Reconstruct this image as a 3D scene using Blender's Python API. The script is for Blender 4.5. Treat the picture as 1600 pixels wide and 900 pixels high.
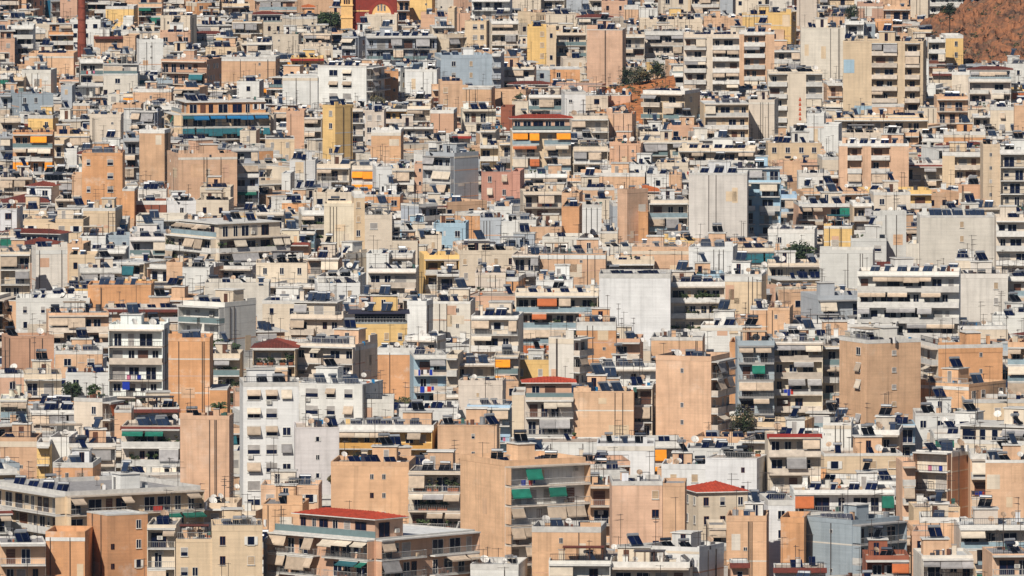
import bpy, math, random
import numpy as np
from mathutils import Matrix, Vector

R = math.radians
scene = bpy.context.scene
for o in list(bpy.data.objects):
    bpy.data.objects.remove(o)
COL = scene.collection

# ------------------------------------------------------------------ camera
F_PX = 20000.0           # focal length in pixels of a 1600 px wide frame
Y_HOR = -892.0           # the horizon lies far above the frame: we look down on the town
Z_ROOF = 17.0            # mean roof level of the town
CAM_Z = Z_ROOF + 174.0
PITCH = math.atan((450 - Y_HOR) / F_PX)
cam_data = bpy.data.cameras.new('camera')
cam_data.sensor_width = 36.0
cam_data.lens = F_PX / 1600.0 * 36.0
cam_data.clip_start = 1.0
cam_data.clip_end = 60000.0
camera = bpy.data.objects.new('camera', cam_data)
COL.objects.link(camera)
camera.location = (0, 0, CAM_Z)
camera.rotation_euler = (math.pi / 2 - PITCH, 0, 0)
scene.camera = camera

# ------------------------------------------------------------------ light
SUN_EL, SUN_LEFT = 41.0, 24.0       # sun behind the viewer's left shoulder
world = bpy.data.worlds.new('World')
scene.world = world
world.use_nodes = True
wn = world.node_tree
bg = wn.nodes['Background']
sky = wn.nodes.new('ShaderNodeTexSky')
sky.sky_type = 'NISHITA'
sky.sun_disc = False
sky.sun_elevation = R(SUN_EL)
sky.sun_rotation = R(180 + SUN_LEFT)
sky.air_density = 1.0
sky.dust_density = 0.2
sky.ozone_density = 5.0
wn.links.new(sky.outputs['Color'], bg.inputs['Color'])
bg.inputs['Strength'].default_value = 0.042
sun_data = bpy.data.lights.new('sun', 'SUN')
sun_data.energy = 5.0
sun_data.angle = R(0.5)
sun_data.color = (1.0, 0.92, 0.79)
sun = bpy.data.objects.new('sun', sun_data)
COL.objects.link(sun)
sd = Vector((-math.sin(R(SUN_LEFT)) * math.cos(R(SUN_EL)), -math.cos(R(SUN_LEFT)) * math.cos(R(SUN_EL)), math.sin(R(SUN_EL))))
sun.rotation_euler = sd.to_track_quat('Z', 'Y').to_euler()
vs = scene.view_settings
vs.view_transform = 'Standard'
vs.look = 'None'
vs.exposure = 0.0
vs.gamma = 1.0
vs.use_curve_mapping = False
scene.cycles.max_bounces = 5
scene.cycles.diffuse_bounces = 3
scene.cycles.glossy_bounces = 2

# ------------------------------------------------------------------ pixel <-> world
def ray(px, py):
    v = Vector(((px - 800) / F_PX, (450 - py) / F_PX, -1.0))
    c, s = math.cos(math.pi / 2 - PITCH), math.sin(math.pi / 2 - PITCH)
    return Vector((v.x, c * v.y - s * v.z, s * v.y + c * v.z))
def at_depth(px, py, Y):
    r = ray(px, py)
    t = Y / r.y
    return Vector((r.x * t, Y, CAM_Z + r.z * t))
def depth_on_plane(py, z=Z_ROOF):
    r = ray(800, py)
    return r.y * (CAM_Z - z) / -r.z
def project(p):
    c, s = math.cos(PITCH), math.sin(PITCH)
    x, y, z = p[0], p[1], p[2] - CAM_Z
    f = y * c - z * s
    u = y * s + z * c
    return 800 + F_PX * x / f, 450 - F_PX * u / f

# ------------------------------------------------------------------ materials
MATS = {}
def new_mat(name, rough=0.8):
    m = bpy.data.materials.new(name)
    m.use_nodes = True
    b = m.node_tree.nodes['Principled BSDF']
    b.inputs['Roughness'].default_value = rough
    MATS[name] = m
    return m, m.node_tree, b
def rgb(h):
    return tuple(((v / 255) / 12.92 if v / 255 <= 0.04045 else ((v / 255 + 0.055) / 1.055) ** 2.4) for v in h) + (1,)
def wall_mat(name, col, streak=0.25, mottle=0.2, patch=0.0, rough=0.9):
    """painted render: mottled, rain-streaked, faint pour lines; obj.color tints one building against the next"""
    m, nt, b = new_mat(name, rough)
    N, L = nt.nodes.new, nt.links.new
    tc = N('ShaderNodeTexCoord'); oi = N('ShaderNodeObjectInfo')
    off = N('ShaderNodeVectorMath'); off.operation = 'ADD'
    cmb = N('ShaderNodeCombineXYZ')
    loc = N('ShaderNodeMath'); loc.operation = 'MULTIPLY'; loc.inputs[1].default_value = 57.0
    L(oi.outputs['Random'], loc.inputs[0]); L(loc.outputs[0], cmb.inputs[0]); L(loc.outputs[0], cmb.inputs[1])
    L(tc.outputs['Object'], off.inputs[0]); L(cmb.outputs[0], off.inputs[1])
    n1 = N('ShaderNodeTexNoise'); n1.inputs['Scale'].default_value = 0.33; n1.inputs['Detail'].default_value = 6; n1.inputs['Roughness'].default_value = 0.62
    L(off.outputs[0], n1.inputs['Vector'])
    mp = N('ShaderNodeMapping'); mp.inputs['Scale'].default_value = (1.5, 1.5, 0.07)
    L(off.outputs[0], mp.inputs['Vector'])
    n2 = N('ShaderNodeTexNoise'); n2.inputs['Scale'].default_value = 1.0; n2.inputs['Detail'].default_value = 4
    L(mp.outputs[0], n2.inputs['Vector'])
    mp3 = N('ShaderNodeMapping'); mp3.inputs['Scale'].default_value = (0.1, 0.1, 3.4)
    L(off.outputs[0], mp3.inputs['Vector'])
    n3 = N('ShaderNodeTexNoise'); n3.inputs['Scale'].default_value = 1.0; n3.inputs['Detail'].default_value = 3
    L(mp3.outputs[0], n3.inputs['Vector'])
    def ramp(src, lo, hi, a, c):
        r = N('ShaderNodeMapRange'); r.inputs['From Min'].default_value = lo; r.inputs['From Max'].default_value = hi
        r.inputs['To Min'].default_value = a; r.inputs['To Max'].default_value = c
        L(src, r.inputs['Value']); return r.outputs[0]
    v1 = ramp(n1.outputs['Fac'], 0.3, 0.72, 1 - mottle, 1 + mottle * 0.45)
    v2 = ramp(n2.outputs['Fac'], 0.5, 0.78, 1.0, 1 - streak * 1.5)
    v3 = ramp(n3.outputs['Fac'], 0.35, 0.65, 0.945, 1.035)
    m1 = N('ShaderNodeMath'); m1.operation = 'MULTIPLY'; L(v1, m1.inputs[0]); L(v2, m1.inputs[1])
    m2 = N('ShaderNodeMath'); m2.operation = 'MULTIPLY'; L(m1.outputs[0], m2.inputs[0]); L(v3, m2.inputs[1])
    base = N('ShaderNodeRGB'); base.outputs[0].default_value = rgb(col)
    src = base.outputs[0]
    if patch:
        pm = N('ShaderNodeMix'); pm.data_type = 'RGBA'
        pm.inputs['B'].default_value = rgb((222, 205, 188))
        L(src, pm.inputs['A'])
        n4 = N('ShaderNodeTexNoise'); n4.inputs['Scale'].default_value = 0.16; n4.inputs['Detail'].default_value = 8; n4.inputs['Roughness'].default_value = 0.7
        L(off.outputs[0], n4.inputs['Vector'])
        L(ramp(n4.outputs['Fac'], 0.56, 0.64, 0.0, patch), pm.inputs['Factor'])
        src = pm.outputs['Result']
    tint = N('ShaderNodeMix'); tint.data_type = 'RGBA'; tint.blend_type = 'MULTIPLY'; tint.inputs['Factor'].default_value = 1.0
    L(src, tint.inputs['A']); L(oi.outputs['Color'], tint.inputs['B'])
    sc = N('ShaderNodeVectorMath'); sc.operation = 'SCALE'
    L(tint.outputs['Result'], sc.inputs[0]); L(m2.outputs[0], sc.inputs['Scale'])
    L(sc.outputs[0], b.inputs['Base Color'])
    bp = N('ShaderNodeBump'); bp.inputs['Strength'].default_value = 0.25; bp.inputs['Distance'].default_value = 0.042
    L(n1.outputs['Fac'], bp.inputs['Height']); L(bp.outputs[0], b.inputs['Normal'])
    return m
WALLS = {'p': (211, 174, 143), 'o': (210, 158, 115), 'c': (214, 192, 164), 'w': (218, 218, 216), 'g': (170, 176, 184), 'b': (158, 170, 180),
         'y': (228, 192, 130), 'k': (204, 166, 142), 'e': (212, 199, 182), 's': (212, 206, 197), 'r': (146, 88, 68), 'l': (160, 186, 204), 'm': (196, 146, 130)}
COLNAME = {'p': 'peach', 'o': 'orange', 'c': 'cream', 'w': 'white', 'g': 'grey', 'b': 'blue-grey', 'y': 'yellow', 'k': 'pinkish beige',  # grey also covers a white wall whose shade is put into the colour
           'e': 'ivory', 's': 'stained concrete', 'r': 'rust-red', 'l': 'pale blue', 'm': 'dusty pink'}
for k, v in WALLS.items():
    wall_mat('wall_' + k, v, streak=0.18 if k in 'po' else 0.14, mottle=0.22 if k in 'po' else 0.15, patch=0.5 if k == 'o' else (0.22 if k == 'p' else 0.0))
def plain(name, col, rough=0.7, metal=0.0, noise=0.15, scale=1.5, coat=0):
    m, nt, b = new_mat(name, rough)
    N, L = nt.nodes.new, nt.links.new
    tc = N('ShaderNodeTexCoord'); oi = N('ShaderNodeObjectInfo')
    ad = N('ShaderNodeVectorMath'); ad.operation = 'ADD'
    L(tc.outputs['Object'], ad.inputs[0]); L(oi.outputs['Location'], ad.inputs[1])
    n = N('ShaderNodeTexNoise'); n.inputs['Scale'].default_value = scale; n.inputs['Detail'].default_value = 4
    L(ad.outputs[0], n.inputs['Vector'])
    r = N('ShaderNodeMapRange'); r.inputs['From Min'].default_value = 0.3; r.inputs['From Max'].default_value = 0.7
    r.inputs['To Min'].default_value = 1 - noise; r.inputs['To Max'].default_value = 1 + noise * 0.6
    L(n.outputs['Fac'], r.inputs['Value'])
    rr = N('ShaderNodeMapRange'); rr.inputs['To Min'].default_value = 1 - noise; rr.inputs['To Max'].default_value = 1 + noise
    L(oi.outputs['Random'], rr.inputs['Value'])
    mm = N('ShaderNodeMath'); mm.operation = 'MULTIPLY'; L(r.outputs[0], mm.inputs[0]); L(rr.outputs[0], mm.inputs[1])
    c = N('ShaderNodeRGB'); c.outputs[0].default_value = rgb(col)
    s = N('ShaderNodeVectorMath'); s.operation = 'SCALE'
    L(c.outputs[0], s.inputs[0]); L(mm.outputs[0], s.inputs['Scale'])
    L(s.outputs[0], b.inputs['Base Color'])
    b.inputs['Metallic'].default_value = metal
    return m
for nm, col, rough, metal, nz in [
        ('slab_white', (205, 203, 200), .85, 0, .18), ('slab_cream', (200, 188, 176), .85, 0, .2), ('slab_grey', (160, 158, 158), .85, 0, .2),
        ('deck_grey', (142, 140, 142), .95, 0, .3), ('deck_cream', (182, 168, 156), .95, 0, .3), ('deck_white', (202, 204, 206), .9, 0, .2), ('deck_dark', (78, 74, 78), .95, 0, .3),
        ('rail_metal', (168, 168, 168), .6, 0, .2), ('rail_dark', (48, 50, 62), .6, .2, .2), ('rail_blue', (140, 160, 170), .4, 0, .2), ('rail_ochre', (214, 164, 92), .8, 0, .15),
        ('rail_brown', (118, 66, 48), .8, 0, .2), ('rail_glass', (112, 132, 136), .15, 0, .1),
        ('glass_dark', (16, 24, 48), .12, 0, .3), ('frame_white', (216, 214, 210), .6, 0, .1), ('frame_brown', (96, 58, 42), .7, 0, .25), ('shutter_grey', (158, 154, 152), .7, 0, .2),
        ('shutter_tan', (190, 166, 138), .7, 0, .2), ('shutter_green', (52, 92, 86), .7, 0, .2),
        ('awning_tan', (184, 166, 148), .95, 0, .2), ('awning_grey', (152, 150, 152), .95, 0, .22), ('awning_cream', (206, 194, 178), .95, 0, .15), ('awning_green', (22, 104, 88), .9, 0, .25),
        ('awning_teal', (38, 98, 110), .9, 0, .2), ('awning_orange', (232, 146, 34), .9, 0, .12), ('awning_rust', (176, 98, 58), .9, 0, .15), ('awning_blue', (28, 108, 158), .9, 0, .15), ('awning_red', (150, 44, 34), .9, 0, .2),
        ('tile_red', (160, 60, 40), .85, 0, .3), ('tile_orange', (190, 104, 58), .85, 0, .3), ('tile_brown', (112, 52, 42), .85, 0, .3),
        ('panel_glass', (13, 22, 52), .22, 0, .4), ('panel_grey', (40, 52, 74), .3, 0, .3), ('panel_black', (9, 10, 16), .3, 0, .3), ('panel_edge', (70, 76, 88), .5, .4, .1), ('tank_steel', (176, 178, 182), .35, .5, .15), ('tank_dark', (58, 64, 78), .5, .3, .2),
        ('dish_white', (206, 202, 198), .6, 0, .15), ('dish_rust', (176, 150, 128), .7, 0, .2), ('mast', (74, 66, 64), .7, .2, .2), ('ac_white', (200, 198, 192), .6, 0, .1),
        ('brick_stack', (122, 62, 48), .9, 0, .3), ('brick_band', (112, 52, 38), .9, 0, .2), ('church_red', (134, 52, 42), .9, 0, .15), ('church_cream', (226, 184, 126), .9, 0, .12),
        ('bark', (66, 48, 36), .95, 0, .3), ('leaf_dark', (34, 50, 34), .8, 0, .45), ('leaf_mid', (62, 78, 44), .8, 0, .4), ('leaf_dry', (108, 98, 68), .9, 0, .4), ('leaf_grey', (82, 84, 74), .9, 0, .4),
        ('pot', (160, 96, 66), .9, 0, .2), ('cloth_blue', (18, 50, 160), .9, 0, .1), ('cloth_white', (216, 214, 214), .9, 0, .1), ('cloth_red', (190, 52, 36), .9, 0, .1), ('cloth_pink', (206, 120, 150), .9, 0, .1), ('cloth_dark', (44, 44, 66), .9, 0, .1),
        ('ornament_red', (190, 82, 50), .9, 0, .1), ('teal_wall', (24, 100, 136), .8, 0, .15), ('asphalt', (66, 64, 64), .95, 0, .2)]:
    plain(nm, col, rough, metal, nz, 6.0 if nm.startswith('leaf') else 1.2)

# ------------------------------------------------------------------ shapes kept as plain arrays, so a piece can become an object or join a mass
class Shape:
    def __init__(self):
        self.v, self.q, self.qm, self.mats = [], [], [], []
        self.mesh = None; self.np = None
    def mi(self, m):
        if m not in self.mats: self.mats.append(m)
        return self.mats.index(m)
    def quad(self, a, b, c, d, m):
        i = len(self.v); self.v += [a, b, c, d]; self.q.append((i, i + 1, i + 2, i + 3)); self.qm.append(self.mi(m))
    def tri(self, a, b, c, m):
        i = len(self.v); self.v += [a, b, c]; self.q.append((i, i + 1, i + 2)); self.qm.append(self.mi(m))
    def box(self, x0, y0, z0, x1, y1, z1, m, bottom=True):
        i = len(self.v); k = self.mi(m)
        self.v += [(x0, y0, z0), (x1, y0, z0), (x1, y1, z0), (x0, y1, z0), (x0, y0, z1), (x1, y0, z1), (x1, y1, z1), (x0, y1, z1)]
        fs = [(0, 1, 5, 4), (1, 2, 6, 5), (2, 3, 7, 6), (3, 0, 4, 7), (4, 5, 6, 7)]
        if bottom: fs.append((3, 2, 1, 0))
        for f in fs:
            self.q.append(tuple(i + j for j in f)); self.qm.append(k)
        return self
    def bar(self, p, q, r, m, n=4):
        p, q = Vector(p), Vector(q); d = (q - p).normalized()
        a = d.orthogonal().normalized(); b = d.cross(a); i = len(self.v); k = self.mi(m)
        for c in (p, q):
            for j in range(n):
                t = 2 * math.pi * (j + .5) / n
                self.v.append(tuple(c + (a * math.cos(t) + b * math.sin(t)) * r))
        for j in range(n):
            self.q.append((i + j, i + (j + 1) % n, i + n + (j + 1) % n, i + n + j)); self.qm.append(k)
        self.q.append(tuple(i + n + j for j in range(n))); self.qm.append(k)
        self.q.append(tuple(i + n - 1 - j for j in range(n))); self.qm.append(k)
        return self
    def get_mesh(self, name):
        if self.mesh is None:
            me = bpy.data.meshes.new(name)
            me.from_pydata([tuple(p) for p in self.v], [], self.q)
            for m in self.mats: me.materials.append(MATS[m])
            me.polygons.foreach_set('material_index', self.qm)
            me.update(); self.mesh = me
        return self.mesh
class Mass:
    """many pieces joined into one mesh (what nobody could pick apart)"""
    def __init__(self): self.v, self.q, self.m, self.mats, self.n = [], [], [], {}, 0
    def add(self, sh, M):
        if sh.np is None:
            sh.np = np.array([tuple(p) for p in sh.v], dtype=np.float64)
        A = np.array(M)
        self.v.append(sh.np @ A[:3, :3].T + A[:3, 3])
        loc = [self.mats.setdefault(m, len(self.mats)) for m in sh.mats]
        n = self.n
        self.q.extend([tuple(n + j for j in f) for f in sh.q]); self.m.extend([loc[k] for k in sh.qm])
        self.n += len(sh.v)
    def build(self, name, label, cat):
        me = bpy.data.meshes.new(name)
        me.from_pydata(np.concatenate(self.v).tolist(), [], self.q)
        for m in self.mats: me.materials.append(MATS[m])
        me.polygons.foreach_set('material_index', self.m); me.update()
        o = bpy.data.objects.new(name, me); COL.objects.link(o)
        o['kind'] = 'stuff'; o['label'] = label; o['category'] = cat
        return o
CACHE = {}
LIGHT = [False]          # pieces of the far mass carry fewer faces
def cached(key, fn):
    key = (key, LIGHT[0])
    if key not in CACHE:
        CACHE[key] = fn()
    return CACHE[key]
def T(x, y, z): return Matrix.Translation((x, y, z))
RZ90 = Matrix.Rotation(math.pi / 2, 4, 'Z')
def part_object(name, sh, parent, M, tint=None):
    o = bpy.data.objects.new(name, sh.get_mesh(name)); COL.objects.link(o)
    o.parent = parent; o.matrix_local = M
    if tint: o.color = tint
    return o
# SPECULAR: matt-coated collectors mirror little of the sky
for k in ('panel_glass', 'panel_grey', 'panel_black', 'glass_dark'):
    MATS[k].node_tree.nodes['Principled BSDF'].inputs['Specular IOR Level'].default_value = .22
# ------------------------------------------------------------------ facade pieces (face frame: x along the wall, -y out of it, z up)
def q25(x): return max(0.5, round(x * 4) / 4)
def slab_shape(w, d, mat): return cached(('slab', w, d, mat), lambda: Shape().box(0, -d, -0.2, w, 0, 0, mat))
def rail_shape(w, d, kind):
    def mk():
        s = Shape()
        if kind in ('solid_white', 'solid_ochre', 'solid_cream', 'solid_wall', 'glass', 'blue', 'brown'):
            m = {'solid_white': 'slab_white', 'solid_ochre': 'rail_ochre', 'solid_cream': 'slab_cream', 'glass': 'rail_glass', 'blue': 'rail_blue', 'brown': 'rail_brown'}[kind]
            t = .1 if kind.startswith('solid') else .04
            s.box(0, -d + .03, 0, w, -d + .03 + t, .95, m)
            for x in (0, w - t): s.box(x, -d + .03 + t, 0, x + t, -.02, .95, m)
            if not kind.startswith('solid'):
                s.bar((0, -d + .05, 1.0), (w, -d + .05, 1.0), .035, 'rail_metal')
        else:
            m = 'rail_dark' if kind == 'dark' else 'rail_metal'
            for z in (.12, .98): s.bar((0, -d + .06, z), (w, -d + .06, z), .04, m)
            n = max(2, int(w / (.75 if LIGHT[0] else .28)))
            for i in range(n + 1):
                x = .03 + (w - .06) * i / n
                s.bar((x, -d + .06, 0), (x, -d + .06, .98), .022, m, 3)
            for x in (.03, w - .03):
                s.bar((x, -d + .06, .98), (x, -.02, .98), .03, m)
                for j in range(1, 1 if LIGHT[0] else 4): s.bar((x, -d * j / 4, 0), (x, -d * j / 4, .98), .016, m, 3)
        return s
    return cached(('rail', w, d, kind), mk)
def window_shape(w, h, kind):
    def mk():
        s = Shape()
        f = 'frame_brown' if kind in ('brown', 'brownshut') else 'frame_white'
        e = .045
        if LIGHT[0]:
            s.box(-e, -.05, -e, w + e, 0, h + e, f, False)
            s.quad((0, -.06, 0), (w, -.06, 0), (w, -.06, h), (0, -.06, h), {'shut_grey': 'shutter_grey', 'shut_tan': 'shutter_tan', 'shut_green': 'shutter_green', 'brownshut': 'frame_brown', 'roller': 'shutter_grey'}.get(kind, 'glass_dark'))
            return s
        s.box(-e, -.05, -e, w + e, .05, 0, f); s.box(-e, -.05, h, w + e, .05, h + e, f)
        s.box(-e, -.05, 0, 0, .05, h, f); s.box(w, -.05, 0, w + e, .05, h, f)
        if kind in ('shut_grey', 'shut_tan', 'shut_green', 'brownshut'):
            m = {'shut_grey': 'shutter_grey', 'shut_tan': 'shutter_tan', 'shut_green': 'shutter_green', 'brownshut': 'frame_brown'}[kind]
            n = max(3, int(h / .22))
            for i in range(n): s.box(0, -.03, h * i / n, w, .02, h * (i + .82) / n, m)
        elif kind == 'roller':
            s.box(0, -.02, h * .45, w, .03, h, 'shutter_grey'); s.box(0, .0, 0, w, .03, h * .45, 'glass_dark')
        elif kind == 'leaf':
            s.box(0, .0, 0, w, .03, h, 'glass_dark')
            s.box(-w * .5, -.1, 0, -.06, -.05, h, 'frame_white'); s.box(w + .06, -.1, 0, w * 1.5, -.05, h, 'frame_white')
        else:
            s.box(0, .0, 0, w, .03, h, 'glass_dark')
            s.box(w / 2 - .03, -.03, 0, w / 2 + .03, 0, h, f)
        if w > .7: s.box(-.12, -.13, -.12, w + .12, -.05, -.05, 'slab_white')
        return s
    return cached(('win', w, h, kind), mk)
def awning_shape(w, out, drop, mat):
    def mk():
        s = Shape(); t = .03; n = 2 if LIGHT[0] else 5
        for i in range(n):               # cloth sags a little between the roller and the front bar
            a, b = i / n, (i + 1) / n
            ya, yb = -out * a, -out * b
            za, zb = -drop * a - .10 * math.sin(math.pi * a), -drop * b - .10 * math.sin(math.pi * b)
            s.quad((0, ya, za), (0, yb, zb), (w, yb, zb), (w, ya, za), mat)
            s.quad((0, ya, za - t), (w, ya, za - t), (w, yb, zb - t), (0, yb, zb - t), mat)
        s.box(0, -out - .02, -drop - .22, w, -out + .02, -drop, mat)
        s.box(0, -.06, -.06, w, .06, .08, 'frame_white')
        for x in (.05, w - .05): s.bar((x, .0, -drop * .55 - .5), (x, -out, -drop - .05), .025, 'rail_metal', 3)
        return s
    return cached(('awn', w, out, drop, mat), mk)
def ac_shape(): return cached('ac', lambda: Shape().box(0, -.35, 0, .85, -.05, .6, 'ac_white').box(.12, -.36, .08, .62, -.35, .52, 'shutter_grey'))
JUNK = ['ac_white', 'slab_grey', 'pot', 'cloth_dark', 'frame_brown', 'shutter_green', 'deck_dark', 'cloth_white', 'awning_blue', 'tank_steel', 'rail_dark', 'shutter_tan']
def junk_shape(v):
    """odds and ends people keep on roofs and balconies: crates, units, boards, a bare angle-iron frame"""
    def mk():
        r = random.Random(900 + v); s = Shape()
        if v % 4 == 3:
            w, d, h = r.uniform(.8, 1.8), r.uniform(.5, 1.0), r.uniform(.9, 2.0)
            for x in (0, w):
                for y in (0, d): s.bar((x, y, 0), (x, y, h), .03, 'rail_dark', 3)
                s.bar((x, 0, h), (x, d, h), .03, 'rail_dark', 3)
            for y in (0, d): s.bar((0, y, h), (w, y, h), .03, 'rail_dark', 3)
        else:
            x = 0
            for _ in range(r.randint(1, 3)):
                w, d, h = r.uniform(.25, .8), r.uniform(.2, .5), r.uniform(.3, 1.1)
                s.box(x, 0, 0, x + w, d, h, r.choice(JUNK), False); x += w + r.uniform(.05, .4)
        return s
    return cached(('junk', v), mk)
def pipe_shape(h): return cached(('pipe', h), lambda: Shape().bar((0, -.1, 0), (0, -.1, h), .07, 'mast', 5))
def laundry_shape(k):
    def mk():
        s = Shape(); r = random.Random(k); x = .1
        while x < 2.2:
            w = r.uniform(.3, .8); h = r.uniform(.5, 1.1)
            s.box(x, -1.5, .9 - h, x + w, -1.47, .95, r.choice(['cloth_blue', 'cloth_white', 'cloth_red', 'cloth_dark', 'cloth_white', 'cloth_pink']))
            x += w + .08
        return s
    return cached(('laundry', k), mk)
def foliage_shape(seed, rx, ry, rz, n, mats, size):
    """leaf clumps through an uneven volume: clustered small faces, gaps between clusters"""
    def mk():
        s = Shape(); r = random.Random(seed)
        cl = []
        for _ in range(max(4, n // 22)):
            d = Vector((r.gauss(0, 1), r.gauss(0, 1), r.gauss(0, 1))).normalized() * r.random() ** .45
            cl.append((Vector((d.x * rx, d.y * ry, d.z * rz + rz)), r.uniform(.22, .42), r.choice(mats)))
        for i in range(n):
            c, cr, m = cl[i % len(cl)]
            d = Vector((r.gauss(0, 1), r.gauss(0, 1), r.gauss(0, 1))).normalized() * r.random() ** .4
            p = c + Vector((d.x * rx, d.y * ry, d.z * rz)) * cr
            a = Vector((r.gauss(0, 1), r.gauss(0, 1), r.gauss(0, .7))).normalized() * size * r.uniform(.6, 1.3)
            b = a.orthogonal().normalized() * size * r.uniform(.35, .7)
            s.quad(tuple(p - a), tuple(p - b), tuple(p + a), tuple(p + b), m)
        return s
    return cached(('fol', seed, rx, ry, rz, n, size), mk)

# ------------------------------------------------------------------ rooftop things
TILT = R(42)
def heater_parts(kind):
    """kind = panels, tank colour: list of (name, shape, matrix)"""
    def mk():
        n, dark = kind[:2]; v = kind[2] if len(kind) > 2 else 0; out = []
        gm = ('panel_glass', 'panel_black', 'panel_grey', 'panel_glass')[v % 4]; TILT = R((42, 34, 48, 40)[v % 4])
        w = 1.05
        A = T(0, -.95, .18) @ Matrix.Rotation(TILT, 4, 'X')
        for i in range(n):
            sh = cached(('hp', gm), lambda: Shape().box(.03, 0, 0, w - .03, 1.85, .09, 'panel_edge').box(.07, .05, .09, w - .07, 1.8, .1, gm))
            out.append(('collector_panel', sh, A @ T((i - n / 2) * w, 0, 0)))
        L = 1.5 if n == 1 else 1.9
        tk = cached(('tank', L, dark), lambda: Shape().bar((-L / 2, .5, 1.66), (L / 2, .5, 1.66), .27, 'tank_dark' if dark else 'tank_steel', 6 if LIGHT[0] else 12))
        if v != 3: out.append(('water_tank', tk, Matrix.Identity(4)))
        def stand():
            s = Shape(); x1 = n * w / 2 - .1
            if LIGHT[0]:
                for x in (-x1, x1): s.bar((x, .5, 0), (x, .5, 1.4), .03, 'panel_edge', 3)
                return s
            for x in (-x1, x1):
                s.bar((x, -.9, 0), (x, -.9, .3), .03, 'panel_edge'); s.bar((x, .5, 0), (x, .5, 1.4), .03, 'panel_edge')
                s.bar((x, -.9, .05), (x, .5, .05), .03, 'panel_edge'); s.bar((x, -.9, .1), (x, .5, 1.35), .03, 'panel_edge')
            s.bar((-x1, .5, .1), (x1, .5, 1.35), .025, 'panel_edge')
            return s
        out.append(('stand', cached(('stand', n), stand), Matrix.Identity(4)))
        return out
    return cached(('heater', kind), mk)
def dish_parts(rad, m):
    def mk():
        s = Shape(); k = 8 if LIGHT[0] else 14; rings = [(0.02, 0), (.45, .05), (.8, .16), (1.0, .26)]
        A = T(0, -.1, 1.15) @ Matrix.Rotation(R(52), 4, 'X')
        pts = [[tuple(A @ Vector((math.cos(2 * math.pi * j / k) * r * rad, math.sin(2 * math.pi * j / k) * r * rad, h * rad))) for j in range(k)] for r, h in rings]
        for a, b in zip(pts, pts[1:]):
            for j in range(k): s.quad(a[j], a[(j + 1) % k], b[(j + 1) % k], b[j], m)
        s.quad(pts[0][0], pts[0][k // 4], pts[0][k // 2], pts[0][3 * k // 4], m)
        f = Shape().bar((0, 0, 0), (0, 0, 1.15), .035, 'mast', 5)
        f.bar((-.25, 0, .02), (.25, 0, .02), .03, 'mast'); f.bar((0, -.25, .02), (0, .25, .02), .03, 'mast')
        g = Shape().bar(pts[-1][3 * k // 4], tuple(A @ Vector((0, 0, rad * .95))), .02, 'mast', 4)
        g.bar(tuple(A @ Vector((0, 0, rad * .9))), tuple(A @ Vector((0, 0, rad * 1.05))), .05, 'ac_white', 6)
        return [('reflector', s, Matrix.Identity(4)), ('mast', f, Matrix.Identity(4)), ('feed_arm', g, Matrix.Identity(4))]
    return cached(('dish', rad, m), mk)
def antenna_parts(v):
    def mk():
        r = random.Random(v); h = r.uniform(2.2, 5.5)
        f = Shape().bar((0, 0, 0), (0, 0, h), .045, 'mast', 4)
        s = Shape(); z = h - .15
        for k in range(r.choice((1, 2, 2))):
            L = r.uniform(.7, 1.3); s.bar((-L, 0, z), (L * .6, 0, z), .03, 'mast', 4)
            for j in range(r.randint(4, 7) if not LIGHT[0] else 3):
                x = -L + 1.6 * L * j / 6; w = .45 - .04 * j
                s.bar((x, -w, z), (x, w, z), .02, 'mast', 3)
            z -= r.uniform(.6, 1.0)
        return [('mast', f, Matrix.Identity(4)), ('receiver_rods', s, Matrix.Identity(4))]
    return cached(('ant', v), mk)
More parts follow.
